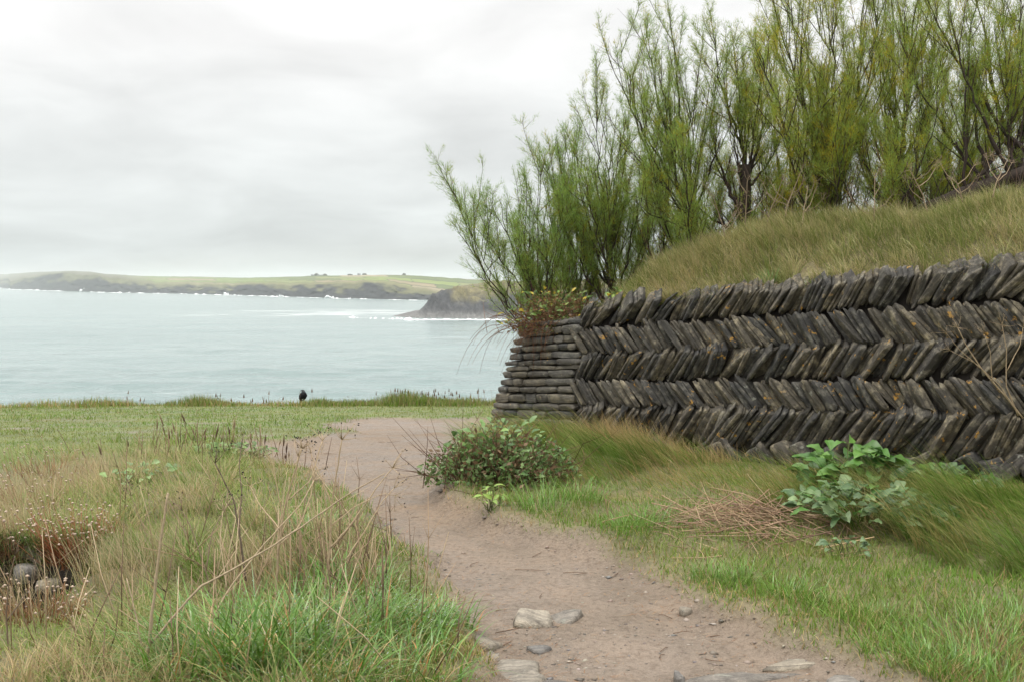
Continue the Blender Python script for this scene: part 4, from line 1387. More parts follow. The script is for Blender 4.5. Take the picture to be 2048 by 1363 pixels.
def tamarisk(label, base, tips, trunk_r, seed, yellow=0.15, shoots=9, dense=1.0, trunk_to=None, bare_top=0.1, droop=None, basal=5):
    """base: ground point; tips: ends of the main limbs; many upright shoots with feathery sprays."""
    rs = np.random.default_rng(seed)
    base = np.asarray(base, float)
    e = empty('tamarisk_tree', base)
    wood = Acc()
    strands_p, strands_d, strands_l, strands_y = [], [], [], []
    fork = base + np.array([0, 0, 0.25]) if trunk_to is None else np.asarray(trunk_to, float)
    tr = bez(base - np.array([0, 0, .25]), base + (fork - base) * .3 + rs.normal(0, .03, 3), base + (fork - base) * .7 + rs.normal(0, .04, 3), fork, 9)
    wood.tube(tr, np.linspace(trunk_r * 1.15, trunk_r * .75, 9) * rs.uniform(.9, 1.12, 9), 7, BARK)

    def spray(pts, w0, n):
        """feathery growth along a shoot"""
        k = len(pts)
        u = rs.random(n) ** 0.8 * (1 - w0) + w0
        f_ = u * (k - 1); i = np.minimum(f_.astype(int), k - 2); fr = (f_ - i)[:, None]
        p = pts[i] * (1 - fr) + pts[i + 1] * fr
        d = pts[i + 1] - pts[i]
        d = d / (np.linalg.norm(d, axis=1)[:, None] + 1e-9)
        q = rs.normal(0, 1, (n, 3)); q /= np.linalg.norm(q, axis=1)[:, None]
        dd = d * rs.uniform(0.5, 1.1, (n, 1)) + q * rs.uniform(0.4, 0.9, (n, 1)) + np.array([0, 0, 0.15])
        p = p + (q + d * .6) * rs.uniform(0, .055, (n, 1)) * (1.1 - .6 * u[:, None])
        dd /= np.linalg.norm(dd, axis=1)[:, None]
        strands_p.append(p); strands_d.append(dd)
        strands_l.append(rs.uniform(0.025, 0.07, n) * (1.15 - 0.4 * u))
        strands_y.append(np.clip(rs.normal(yellow, 0.08) + rs.normal(0, .1, n) + 0.45 * (rs.random() < yellow * .7), 0, 1))

    # basal shoots hiding the foot
    tips = list(tips) + [base + np.array([rs.normal(0, .45), rs.normal(0, .35), rs.uniform(.6, 1.35)]) for _ in range(basal)]
    for tip in tips:
        tip = np.asarray(tip, float)
        # limb leaves the trunk somewhere along its upper half
        st = tr[rs.integers(4, 9)] if tip[2] - base[2] > 1.4 else tr[rs.integers(1, 4)]
        v = tip - st; ln = np.linalg.norm(v)
        out = v * np.array([1, 1, 0.45])
        p = bez(st, st + out * .30 + rs.normal(0, .03 * ln, 3), tip - np.array([v[0] * .22, v[1] * .22, v[2] * .42]) + rs.normal(0, .03 * ln, 3), tip, 16)
        p[1:-1] += rs.normal(0, .008 * ln, (14, 3))
        r0 = trunk_r * rs.uniform(.17, .34)
        wood.tube(p, r0 * (1 - np.linspace(0, 1, 16) * .93) ** 1.0 + .0012, 5, BARK)
        spray(p, 0.45, int(130 * ln * dense))
        ns = int(shoots * (0.75 + 0.55 * ln))
        for q in range(ns):
            u = rs.uniform(.14, .93); fi = u * 15; i = int(fi)
            s0 = p[i] + (p[min(i + 1, 15)] - p[i]) * (fi - i)
            d = p[min(i + 1, 15)] - p[i]; d /= np.linalg.norm(d) + 1e-9
            sl = ln * rs.uniform(.22, .52) * (1.12 - .65 * u)
            sdv = d * .75 + np.array([0, 0, .65]) + rs.normal(0, .42, 3); sdv /= np.linalg.norm(sdv)
            if droop is not None and rs.random() < droop:
                sdv = np.array([rs.normal(-.7, .4), rs.normal(0, .4), rs.normal(.2, .3)]); sdv /= np.linalg.norm(sdv)
            e1 = s0 + sdv * sl; e1[2] += sl * .2
            sp = bez(s0, s0 + sdv * sl * .35, e1 - np.array([0, 0, sl * .25]) + rs.normal(0, .03 * sl, 3), e1, 9)
            wood.tube(sp, np.maximum(r0 * (1 - u) * .5, .0048) * (1 - np.linspace(0, 1, 9) * .9) + .0008, 3, (0.070, 0.052, 0.038), False)
            dead_ = rs.random() < bare_top
            if not dead_:
                spray(sp, 0.18, int(100 * sl * dense) + 8)
            for w in range(int(7 + 9 * sl)):
                uu = rs.uniform(.15, .97); fj = uu * 8; j = int(fj)
                t0 = sp[j] + (sp[min(j + 1, 8)] - sp[j]) * (fj - j)
                d2 = sp[min(j + 1, 8)] - sp[j]; d2 /= np.linalg.norm(d2) + 1e-9
                tl = rs.uniform(.10, .30) * (1.1 - .5 * uu)
                d2 = d2 * .8 + rs.normal(0, .42, 3) + np.array([0, 0, .2]); d2 /= np.linalg.norm(d2)
                tp = np.array([t0, t0 + d2 * tl * .5 + rs.normal(0, .008, 3), t0 + d2 * tl + np.array([0, 0, .05 * tl])])
                wood.tube(tp[[0, 2]], [.0022, .0008], 3, (0.11, 0.06, 0.04), False)
                if rs.random() > (0.75 if dead_ else 0.04):
                    spray(tp, 0.05, int((23 + 92 * tl) * dense))
    wo_ = wood.obj('trunk', M['bark'], e, True); wo_.matrix_parent_inverse = Matrix.Translation(base).inverted()
    P = np.vstack(strands_p); D = np.vstack(strands_d); Ls = np.concatenate(strands_l); Yl = np.concatenate(strands_y)
    n = len(P)
    side = np.cross(D, rs.normal(0, 1, (n, 3))); side /= np.linalg.norm(side, axis=1)[:, None] + 1e-9
    w = rs.uniform(.0020, .0040, n)[:, None]
    v = np.stack([P - side * w * .6, P + side * w * .6, P + D * Ls[:, None]], 1).reshape(-1, 3)
    g = mixcol((0.20, 0.32, 0.11), (0.33, 0.45, 0.17), rs.random(n))
    yel = mixcol((0.56, 0.47, 0.09), (0.62, 0.41, 0.08), rs.random(n))
    c = g * (1 - Yl[:, None]) + yel * Yl[:, None]
    o = build('crown', v, np.arange(3 * n).reshape(-1, 3), M['tamarisk'], e, np.repeat(vivid(c, 1.25) * .95, 3, 0))
    o.matrix_parent_inverse = Matrix.Translation(base).inverted()
    tag(e, label, 'tamarisk', 'tamarisk trees on the bank')
    return n


def bank_at(px_, Y):
    """Point on the bank surface straight behind a pixel column at depth Y."""
    X = (px_ - CX) / F_PX * Y
    s, w = wall_sw(np.array([X]), np.array([Y]))
    return np.array([X, Y, float(bank_z(s, -w - setback)[0]) if s[0] > PIER_END + .3 else 1.0])


def tps(lst):
    return [at(a_, b_, c_) for a_, b_, c_ in lst]


cnt = 0
cnt += tamarisk('outermost sparse tamarisk fanning out left over the coursed end of the wall', bank_at(1085, 13.5),
                tps([(890, 345, 13.2), (905, 430, 12.9), (945, 372, 13.4), (1000, 400, 13.2), (1035, 340, 13.6), (1078, 285, 13.7), (950, 512, 13.2), (1105, 330, 14.0), (1130, 400, 13.2), (985, 470, 13.8)]), .04, 301, .05, 6, .9, bare_top=.12, basal=3)
cnt += tamarisk('third tamarisk from the seaward end, narrow with a pointed leafy top', bank_at(1225, 13.7),
                tps([(1150, 300, 13.5), (1187, 165, 13.7), (1210, 195, 14.0), (1240, 260, 13.5), (1165, 340, 13.2), (1260, 220, 14.2), (1120, 420, 13.3), (1290, 330, 13.6), (1075, 290, 13.9)]), .06, 302, .10, 7, .95)
cnt += tamarisk('leafy tamarisk squeezed between the outermost one and the pointed one', bank_at(1155, 14.0),
                tps([(1085, 330, 13.9), (1120, 300, 14.1), (1150, 260, 14.0), (1185, 310, 14.2), (1050, 420, 13.8), (1110, 430, 13.6), (1195, 400, 13.8), (1020, 470, 14.0)]), .05, 312, .08, 7, .95)
cnt += tamarisk('tall tamarisk with dark forked trunk and bare upper twigs reaching left', bank_at(1388, 13.1),
                tps([(1212, 92, 13.2), (1240, 60, 13.6), (1280, 50, 13.3), (1340, 15, 13.2), (1315, 130, 12.9), (1395, 120, 13.0), (1445, 90, 13.4), (1265, 200, 12.9), (1300, 300, 12.7), (1440, 250, 12.8)]), .065, 303, .12, 7, .95, trunk_to=at(1384, 405, 13.1), bare_top=.2)
cnt += tamarisk('tamarisk with a thick burnt looking stump bristling with upright shoots', bank_at(1490, 12.9),
                tps([(1425, 60, 13.1), (1470, 95, 12.8), (1520, 120, 13.0), (1450, 180, 12.7), (1540, 190, 13.2), (1492, 140, 13.3), (1415, 240, 13.0), (1560, 270, 12.8)]), .085, 304, .16, 8, .9, trunk_to=at(1490, 330, 12.9), bare_top=.25)
cnt += tamarisk('broad tamarisk with a stout trunk at the dip in the grassy crest', bank_at(1650, 12.0),
                tps([(1535, -60, 12.3), (1580, -30, 12.0), (1620, -120, 12.4), (1670, -90, 11.8), (1510, 60, 11.9), (1730, -60, 12.3), (1560, 200, 11.6), (1700, 120, 11.7), (1610, 60, 12.6), (1760, 40, 12.2)]), .085, 305, .21, 8, .9, trunk_to=at(1655, 385, 12.0))
cnt += tamarisk('tamarisk with its trunk leaning low to the right along the crest', at(1728, 452, 11.5),
                tps([(1790, 60, 11.4), (1850, -40, 11.6), (1900, 20, 11.2), (1960, -60, 11.4), (1820, 180, 11.1), (2010, 60, 11.3), (1880, 190, 11.0), (1940, 140, 11.6), (1790, 345, 11.0), (2060, 120, 11.5)]), .085, 306, .18, 7, .85, trunk_to=at(2075, 335, 11.3))
cnt += tamarisk('tall tamarisk behind the leaning trunk with tops cut off by the sky edge', bank_at(1800, 12.7),
                tps([(1740, -40, 12.7), (1790, -120, 12.9), (1840, -160, 12.6), (1880, -60, 13.0), (1760, 120, 12.5), (1900, 80, 12.8), (1830, 40, 13.2), (1720, 180, 13.0)]), .08, 307, .21, 8, .9, trunk_to=at(1800, 330, 12.7))
cnt += tamarisk('rightmost tamarisk rising past the edge of the picture', bank_at(2030, 11.9),
                tps([(1950, -40, 12.0), (2000, -120, 12.2), (2050, -80, 11.7), (2100, -60, 12.0), (1975, 120, 11.7), (2140, 40, 12.0), (2040, 60, 12.3), (1930, 160, 12.2)]), .08, 308, .18, 8, .9, trunk_to=at(2035, 300, 11.9))
cnt += tamarisk('low dense tamarisk filling the gap behind the pointed and the forked ones', bank_at(1310, 14.4),
                tps([(1240, 300, 14.4), (1290, 240, 14.6), (1340, 210, 14.3), (1380, 280, 14.5), (1210, 380, 14.3), (1330, 330, 14.0), (1420, 330, 14.6)]), .06, 309, .15, 9, 1.1)
cnt += tamarisk('yellowing tamarisk set back between the stump and the broad one', bank_at(1575, 13.9),
                tps([(1500, 160, 13.9), (1550, 60, 14.1), (1590, 120, 13.8), (1640, 150, 14.0), (1520, 290, 13.7), (1660, 250, 13.7), (1600, 290, 13.6)]), .065, 310, .36, 9, 1.05)
cnt += tamarisk('shaded bushy tamarisk low behind the leaning trunk', bank_at(1900, 13.4),
                tps([(1830, 150, 13.4), (1880, 120, 13.6), (1930, 160, 13.3), (1980, 200, 13.5), (1850, 280, 13.1), (1960, 300, 13.2), (1760, 260, 13.5), (1700, 300, 13.6)]), .065, 311, .18, 9, 1.05)
print('tamarisk strands', cnt)

# dead brown stems and litter under the tamarisks
a = Acc()
for q in range(900):
    s0 = rng.uniform(-0.4, WL + 1.8); t0 = rng.uniform(1.1, 3.4)
    p = bank_pt(s0, t0)
    hgt = rng.uniform(.25, .95)
    d = np.array([rng.normal(0, .28), rng.normal(0, .28), 1.0]) * hgt
    a.tube([p, p + d * .5 + rng.normal(0, .03, 3), p + d], [.0055, .004, .0015], 3, pick(1, [(0.10, 0.07, 0.05), (0.16, 0.10, 0.06), (0.06, 0.045, 0.04)], [2, 1, 2])[0])
n = 14000
s_ = rng.uniform(-0.5, WL + 2, n); t_ = rng.uniform(0.9, 4.2, n)
a.add(*blades(bank_pt(s_, t_), rng.uniform(.06, .3, n), .005, rng.uniform(0, 6.28, n), rng.uniform(0, .9, n), rng.uniform(0, 1, n), pick(n, [(0.13, 0.09, 0.05), (0.20, 0.15, 0.08), (0.09, 0.09, 0.04)], [2, 2, 2]), 2))
tag(a.obj('undergrowth', M['dry']), 'dead brown stems and litter under the tamarisks on the bank', 'undergrowth', kind='stuff')

# ------------------------------------------------------------------ leafy plants
m, nt, b = mat_new('leaf')
oi = nd(nt, 'ShaderNodeObjectInfo')
tcn = nd(nt, 'ShaderNodeTexCoord')
sepn = nd(nt, 'ShaderNodeSeparateXYZ'); nt.links.new(tcn.outputs['Object'], sepn.inputs[0])
ab = nd(nt, 'ShaderNodeMath', operation='ABSOLUTE'); nt.links.new(sepn.outputs['Y'], ab.inputs[0])
rib = ramp(nt, ab.outputs[0], [(0.0, (1, 1, 1)), (0.022, (0, 0, 0))])
vm = nd(nt, 'ShaderNodeMix', data_type='RGBA', blend_type='MULTIPLY', ins={'Factor': 1.0})
tone_n = ramp(nt, oi.outputs['Random'], [(0.0, (0.6, 0.7, 0.62)), (0.35, (0.95, 1.0, 0.9)), (0.7, (1.2, 1.15, 1.1)), (1.0, (1.45, 1.4, 1.15))])
nt.links.new(oi.outputs['Color'], vm.inputs['A']); nt.links.new(tone_n, vm.inputs['B'])
blotch = noise(nt, tcn.outputs['Object'], 9, 3, 0.6)
cc_ = mixc(nt, 0.35, vm.outputs['Result'], ramp(nt, blotch, [(0.3, (0.7, 0.72, 0.7)), (0.7, (1.2, 1.2, 1.15))]), 'MULTIPLY')
ribf = nd(nt, 'ShaderNodeMath', operation='MULTIPLY', ins={1: 0.4}); nt.links.new(rib, ribf.inputs[0])
cc_ = mixc(nt, ribf.outputs[0], cc_, (0.32, 0.40, 0.19))
nt.links.new(cc_, b.inputs['Base Color'])
b.inputs['Roughness'].default_value = 0.38
b.inputs['Specular IOR Level'].default_value = 0.4
tr_ = nd(nt, 'ShaderNodeBsdfTranslucent'); nt.links.new(cc_, tr_.inputs[0])
mx_ = nd(nt, 'ShaderNodeMixShader', ins={0: 0.25})
nt.links.new(b.outputs[0], mx_.inputs[1]); nt.links.new(tr_.outputs[0], mx_.inputs[2])
nt.links.new(mx_.outputs[0], nt.nodes['Material Output'].inputs[0])
M['leaf'] = m


def leaf_mesh(width, curl, wavy, seed):
    """Unit-length leaf with stalk, folded along its rib and waved at the edge."""
    rs = np.random.default_rng(seed)
    us = np.array([0, .12, .28, .46, .64, .80, .92, 1.0])
    wd = np.array([.03, .34, .80, 1.0, .92, .66, .34, .02]) * width * .5
    v, f_ = [], []
    for i, (u, w) in enumerate(zip(us, wd)):
        zc = .10 * math.sin(u * 2.2) - curl * u * u
        for k, sgn in enumerate((-1, 0, 1)):
            v.append((u, sgn * w, zc + (abs(sgn) * w * .35) + (rs.normal(0, wavy) * w * 2 if sgn else 0)))
    for i in range(len(us) - 1):
        for k in range(2):
            a_ = i * 3 + k
            f_ += [(a_, a_ + 1, a_ + 4), (a_, a_ + 4, a_ + 3)]
    me = bpy.data.meshes.new('leaf')
    set_mesh(me, np.array(v), np.array(f_), None, True)
    me.materials.append(M['leaf'])
    return me


LEAVES = {'broad': [leaf_mesh(.58, .22 + .1 * (i % 3), .12, 400 + i) for i in range(5)], 'small': [leaf_mesh(.5, .15 * (i % 3), .06, 410 + i) for i in range(4)],
          'narrow': [leaf_mesh(.36, .3, .05, 420 + i) for i in range(3)]}


def leafy_plant(name, label, cat, base, spots, kind, colours, stem_c=(0.16, 0.19, 0.07), group=None, seed=1, stem_r=.004, up=0.7):
    """spots: (offset from base, leaf length). Each leaf is a piece of its own; the stems run from the foot to the leaves."""
    rs = np.random.default_rng(seed)
    base = np.asarray(base, float)
    e = empty(name, base)
    st = Acc()
    for off, ln in spots:
        off = np.asarray(off, float)
        root = np.array([off[0] * .55 + rs.normal(0, .02), off[1] * .55 + rs.normal(0, .02), -.02])
        midp = root * .4 + off * .6 + rs.normal(0, .02, 3)
        st.tube([root, midp, off], [stem_r, stem_r * .8, stem_r * .5], 4, stem_c)
        o = bpy.data.objects.new('leaf', LEAVES[kind][rs.integers(len(LEAVES[kind]))])
        col.objects.link(o); o.parent = e
        out = np.array([off[0], off[1], 0]) + rs.normal(0, .06, 3); out[2] = 0
        a_ = math.atan2(out[1], out[0]) + rs.normal(0, .9)
        x = Vector((math.cos(a_), math.sin(a_), rs.normal(up * .5, .35))).normalized()
        zv = (Vector((rs.normal(0, .35), rs.normal(-.45, .35), 1)) - x * 0).normalized()
        y = zv.cross(x).normalized(); zv = x.cross(y).normalized()
        mt = Matrix((x, y, zv)).transposed().to_4x4() @ Matrix.Scale(ln, 4)
        mt.translation = off
        o.matrix_basis = mt
        c = np.array(colours[rs.choice(len(colours))]) * rs.uniform(.8, 1.2)
        o.color = (*c, 1)
    st.obj('stem', M['bark'], e, True)
    tag(e, label, cat, group)
    return e


def gpt(px_, py_):
    g = on_ground(px_, py_)
    return np.array([g[0], g[1], float(ground_z(np.array([g[0]]), np.array([g[1]]))[0])])


def foot_pt(s, w):
    p = W0 + WU * s + WN * w
    return np.array([p[0], p[1], float(ground_z(np.array([p[0]]), np.array([p[1]]))[0])])


def col_s(px_):
    """Wall position s seen in a pixel column."""
    k = (px_ - CX) / F_PX
    return (k * W0[1] - W0[0]) / (WU[0] - k * WU[1])


def mound(n, rx, ry, h, lo, hi, seed, flat=0.5):
    rs = np.random.default_rng(seed)
    out = []
    for _ in range(n):
        r_ = math.sqrt(rs.random()); a_ = rs.uniform(0, 6.283)
        z = h * (1 - r_ * r_) ** flat * rs.uniform(.45, 1.05) + .03
        out.append(((r_ * rx * math.cos(a_) * WU[0] + r_ * ry * math.sin(a_) * WN[0], r_ * rx * math.cos(a_) * WU[1] + r_ * ry * math.sin(a_) * WN[1], z), rs.uniform(lo, hi)))
    return out


GREENS = [(0.075, 0.165, 0.035), (0.10, 0.21, 0.045), (0.055, 0.13, 0.03)]
GREY = [(0.12, 0.19, 0.085), (0.09, 0.155, 0.065), (0.16, 0.23, 0.12)]
leafy_plant('leafy_plant', 'tall glossy broad leaved beet plant against the wall foot', 'plant', gpt(1705, 1015), mound(100, .40, .26, .36, .10, .21, 1), 'broad', GREENS, seed=501)
leafy_plant('leafy_plant', 'sprawling grey green beet plant below the glossy one', 'plant', gpt(1735, 1055), mound(190, .58, .44, .16, .07, .14, 2), 'broad', GREY + GREENS[:1], seed=502)
leafy_plant('leafy_plant', 'low leafy beet plant creeping right along the wall foot', 'plant', gpt(1900, 1005), mound(60, .36, .22, .15, .07, .13, 3), 'broad', GREY + GREENS[:1], seed=503)
leafy_plant('leafy_plant', 'upright beet sprig at the wall by the right edge', 'plant', gpt(2020, 970), mound(20, .18, .14, .42, .07, .12, 4), 'broad', GREY + GREENS, seed=504)
leafy_plant('leafy_plant', 'small beet seedling in the turf below the sprawling plant', 'plant', gpt(1690, 1110), mound(16, .14, .10, .12, .05, .08, 5), 'broad', GREY, seed=505)
leafy_plant('leafy_plant', 'bright green leafy sprig at the path edge before the shrub', 'plant', gpt(985, 1030), mound(13, .09, .09, .14, .06, .10, 6), 'narrow', [(0.26, 0.38, 0.08), (0.2, 0.33, 0.07)], seed=506)
leafy_plant('leafy_plant', 'green weed patch at the left bend of the path', 'plant', gpt(470, 925), mound(90, .45, .35, .07, .04, .08, 7), 'broad', [(0.15, 0.25, 0.08), (0.19, 0.29, 0.11), (0.12, 0.2, 0.06)], seed=507)
leafy_plant('leafy_plant', 'pale leafy weed in the rough grass left of the path', 'plant', gpt(290, 1000), mound(34, .40, .30, .12, .05, .09, 8), 'broad', [(0.2, 0.3, 0.13), (0.16, 0.26, 0.1)], seed=508)
leafy_plant('leafy_plant', 'yellowing leafy sprig on top of the wall corner', 'plant', bank_pt(0.30, 0.10), mound(22, .14, .10, .14, .06, .10, 9), 'broad', [(0.2, 0.3, 0.07), (0.15, 0.26, 0.07), (0.55, 0.42, 0.05)], seed=509)

# shrub at the foot of the coursed end
sp = gpt(985, 985) + np.array([0.05, 0.25, 0])
rs = np.random.default_rng(77)


def shrub_spots(n, rx, ry, h, lo, hi):
    out = []
    for _ in range(n):
        r_ = rs.random() ** .45; a_ = rs.uniform(0, 6.283); el_ = rs.uniform(0, 1.35)
        out.append(((rx * r_ * math.cos(a_) * math.cos(el_), ry * r_ * math.sin(a_) * math.cos(el_), h * r_ * math.sin(el_) + .04), rs.uniform(lo, hi)))
    return out


def bushy(e, n, rx, ry, h, cols, size, twig_c, seed, ntw=120):
    """fine unresolved leaves and bare twigs inside a shrub"""
    r2 = np.random.default_rng(seed)
    q = r2.normal(0, 1, (n, 3)); q /= np.linalg.norm(q, axis=1)[:, None]; q[:, 2] = np.abs(q[:, 2])
    q *= r2.random((n, 1)) ** .4 * np.array([rx, ry, h])
    d1 = r2.normal(0, 1, (n, 3)); d1 /= np.linalg.norm(d1, axis=1)[:, None]
    d2 = np.cross(d1, r2.normal(0, 1, (n, 3))); d2 /= np.linalg.norm(d2, axis=1)[:, None]
    L_ = r2.uniform(.6, 1.3, (n, 1)) * size
    v = np.stack([q, q + d1 * L_ * .5 + d2 * L_ * .26, q + d1 * L_, q + d1 * L_ * .5 - d2 * L_ * .26], 1).reshape(-1, 3)
    f = (np.array([(0, 1, 2), (0, 2, 3)])[None] + (np.arange(n) * 4)[:, None, None]).reshape(-1, 3)
    c = np.array(cols)[r2.integers(len(cols), size=n)] * r2.uniform(.75, 1.25, (n, 1))
    o = build('foliage', v, f, M['grass'], e, np.repeat(c, 4, 0)); o['kind'] = 'stuff'
    a_ = Acc()
    for _ in range(ntw):
        p = np.array([r2.normal(0, rx * .4), r2.normal(0, ry * .4), 0]); dv = r2.normal(0, 1, 3); dv[2] = abs(dv[2]) + .3; dv /= np.linalg.norm(dv)
        ln = r2.uniform(.4, 1.15) * max(rx, h)
        p1 = p + dv * ln * .5 + r2.normal(0, .04, 3); p2 = p + dv * ln * np.array([1, 1, .85]) + r2.normal(0, .06, 3)
        a_.tube([p, p1, p2], [.0035, .0028, .0012], 3, np.array(twig_c) * r2.uniform(.6, 1.3))
    o = a_.obj('twigs', M['bark'], e, True); o['kind'] = 'stuff'


shr = leafy_plant('leafy_shrub', 'low tangled leafy shrub at the foot of the coursed wall end', 'shrub', sp, shrub_spots(190, .62, .5, .46, .05, .10), 'small',
                  [(0.13, 0.23, 0.07), (0.19, 0.28, 0.11), (0.09, 0.17, 0.05), (0.15, 0.25, 0.08)], (0.15, 0.08, 0.05), seed=520, stem_r=.003)
bushy(shr, 2800, .66, .52, .42, [(0.13, 0.21, 0.06), (0.18, 0.26, 0.10), (0.20, 0.13, 0.07), (0.08, 0.14, 0.04)], .05, (0.17, 0.09, 0.055), 521, 170)

# bramble on top of the pier
bp = bank_pt(-0.55, 0.10); bp[2] -= .05
brm = leafy_plant('bramble', 'reddish brown bramble with small green leaves trailing over the wall end', 'bramble', bp, [((o_[0] * 1.0 - .12, o_[1], o_[2]), l_) for o_, l_ in shrub_spots(150, .62, .34, .50, .05, .09)], 'small',
                  [(0.17, 0.25, 0.07), (0.13, 0.22, 0.06), (0.24, 0.30, 0.09), (0.48, 0.38, 0.06)], (0.20, 0.10, 0.05), seed=530, stem_r=.0028)
bushy(brm, 2200, .62, .36, .48, [(0.16, 0.22, 0.06), (0.22, 0.13, 0.06), (0.26, 0.16, 0.08), (0.12, 0.18, 0.05)], .042, (0.22, 0.11, 0.06), 531, 190)
a = Acc()
for q in range(60):
    p0 = np.array([rng.normal(-.25, .22), rng.normal(-.18, .1), rng.uniform(.0, .22)])
    out = np.array([rng.uniform(-.55, .05), rng.uniform(-.32, -.06), 0.0])
    dn = rng.uniform(.12, .55)
    pts = [p0, p0 + out * .45 + np.array([0, 0, .04]), p0 + out * .8 - np.array([0, 0, dn * .4]), p0 + out - np.array([0, 0, dn])]
    a.tube(bez(*[np.array(p) for p in pts], 7), np.linspace(.0035, .0012, 7), 3, np.array((0.20, 0.095, 0.05)) * rng.uniform(.6, 1.3))
o = a.obj('trailing_stems', M['bark'], brm, True); o['kind'] = 'stuff'

# spiky grass tuft on the bank
tb_ = bank_pt(col_s(1470) + .12, 0.16)
n = 70
a_ = rng.uniform(0, 6.283, n)
P = np.tile([0.0, 0, 0], (n, 1)) + np.stack([.04 * np.cos(a_), .04 * np.sin(a_), np.zeros(n)], 1)
e = empty('grass_tuft', tb_)
v, f, c = blades(P, rng.uniform(.12, .30, n), .009, a_, rng.uniform(.1, .8, n), rng.uniform(.3, 1.4, n), pick(n, [(0.26, 0.38, 0.16), (0.33, 0.44, 0.22)], [1, 1]), 5, side_rand=.4)
build('blade_cluster', v, f, M['wet_grass'], e, c, True)
a = Acc()
for _ in range(60):
    p = np.array([rng.normal(-.06, .07), rng.normal(-.05, .05), .01]); d = rng.normal(0, .08, 3); d[2] = abs(d[2]) * .4 - .02
    a.tube([p, p + d], [.003, .002], 3, (0.42, 0.31, 0.18))
a.obj('dead_thatch', M['dry'], e)
tag(e, 'pale green spiky grass tuft on bare soil just above the wall', 'grass tuft')

# ------------------------------------------------------------------ dead stalks
STALK = (0.56, 0.42, 0.27)


def dead_stalk(label, paths, colr=STALK, heads=True, group=None, seed=1, seeds_dark=False):
    """paths: (points, base radius); the first is the stem, the others branches. Forked umbels at the ends."""
    rs = np.random.default_rng(seed)
    base = np.array(paths[0][0][0], float)
    e = empty('dead_stalk', base)
    for i, (pts, r0) in enumerate(paths):
        pts = np.array(pts, float) - base
        d_ = np.r_[0, np.cumsum(np.linalg.norm(np.diff(pts, axis=0), axis=1))]
        q = np.linspace(0, d_[-1], max(8, len(pts) * 4))
        p = np.stack([np.interp(q, d_, pts[:, k]) for k in range(3)], 1)
        p[1:-1] += rs.normal(0, .0009, (len(p) - 2, 3))
        rad = r0 * 1.2 * (1 - .55 * np.linspace(0, 1, len(p)))
        node = (np.arange(len(p)) % 5 == 3); rad = rad * np.where(node, 1.22, 1.0)
        a_ = Acc(); cc = np.array(colr) * rs.uniform(.8, 1.15)
        a_.tube(p, rad, 6, cc)
        a_.obj('stem' if i == 0 else 'branch', M['bark'], e, True)
        if heads:
            a_ = Acc(); tip = p[-1]; td = p[-1] - p[-3]; td /= np.linalg.norm(td) + 1e-9
            for k in range(rs.integers(5, 9)):
                dv = td * rs.uniform(.6, 1.1) + rs.normal(0, .55, 3); dv /= np.linalg.norm(dv)
                ln = rs.uniform(.035, .095)
                e1 = tip + dv * ln
                a_.tube([tip, tip + dv * ln * .55 + rs.normal(0, .004, 3), e1], [r0 * .30 + .0006, r0 * .2 + .0006, .0008], 4, cc)
                for _ in range(4):
                    d3 = dv + rs.normal(0, .5, 3); d3 /= np.linalg.norm(d3)
                    e2 = e1 + d3 * rs.uniform(.008, .022)
                    a_.tube([e1, e2], [.0008, .0006], 3, cc)
                    if rs.random() < (.4 if seeds_dark else .15):
                        a_.tube([e2, e2 + d3 * .008], [.0028, .002], 4, (0.03, 0.025, 0.022))
            a_.obj('seed_head', M['bark'], e, True)
    tag(e, label, 'dead stalk', group)


def pp(lst, Y, dY=0.0):
    n_ = len(lst)
    return [at(x_, y_, Y + dY * i / max(n_ - 1, 1)) for i, (x_, y_) in enumerate(lst)]


FG = 'dead umbel stalks in the left foreground'
dead_stalk('thick straight broken stalk rising from the bottom left edge', [(pp([(283, 1385), (299, 1280), (309, 1180), (320, 1090), (330, 1025), (336, 985)], 4.5), .0068),
           (pp([(298, 1290), (340, 1240), (400, 1172), (470, 1135), (550, 1088), (620, 1040), (700, 985), (770, 945)], 4.5, .3), .0042),
           (pp([(285, 1350), (283, 1290), (268, 1210), (253, 1155)], 4.5, .05), .0040)], heads=False, group=FG, seed=1, colr=(0.50, 0.39, 0.26))
dead_stalk('pale branching stalk with wide umbels leaning right over the path', [(pp([(648, 1200), (660, 1090), (664, 1000), (676, 930), (684, 878)], 5.5), .0050),
           (pp([(661, 1095), (700, 1050), (735, 1000), (760, 965), (785, 935)], 5.5, .1), .0036), (pp([(690, 1120), (730, 1060), (762, 1005), (788, 975)], 5.5, .1), .0030),
           (pp([(664, 1010), (640, 950), (622, 905)], 5.5, .1), .0026), (pp([(662, 1050), (712, 1010), (768, 985), (790, 990)], 5.5, .1), .0024)], group=FG, seed=2)
dead_stalk('pale stalk forking twice in the middle of the foreground stalks', [(pp([(552, 1200), (556, 1100), (570, 1010), (590, 940), (604, 895)], 5.4), .0050),
           (pp([(558, 1090), (600, 1050), (622, 990), (630, 930), (645, 880)], 5.4, .1), .0034), (pp([(562, 1060), (520, 1010), (500, 970)], 5.4, .1), .0028)], group=FG, seed=3, seeds_dark=True)
dead_stalk('dark weathered stalk bent left at the top', [(pp([(492, 1160), (478, 1060), (468, 1000), (445, 955), (430, 925)], 5.7), .0048), (pp([(477, 1055), (484, 990), (478, 930), (482, 895)], 5.7, .1), .0034)], colr=(0.20, 0.15, 0.11), group=FG, seed=4)
dead_stalk('long thin stalk crossing diagonally behind the broad grass', [(pp([(355, 1360), (420, 1245), (455, 1180), (530, 1085), (600, 1010), (628, 960)], 4.9, .4), .0040), (pp([(455, 1180), (440, 1080), (446, 1020)], 5.1, .1), .0028)], group=FG, seed=5, colr=(0.52, 0.40, 0.26))
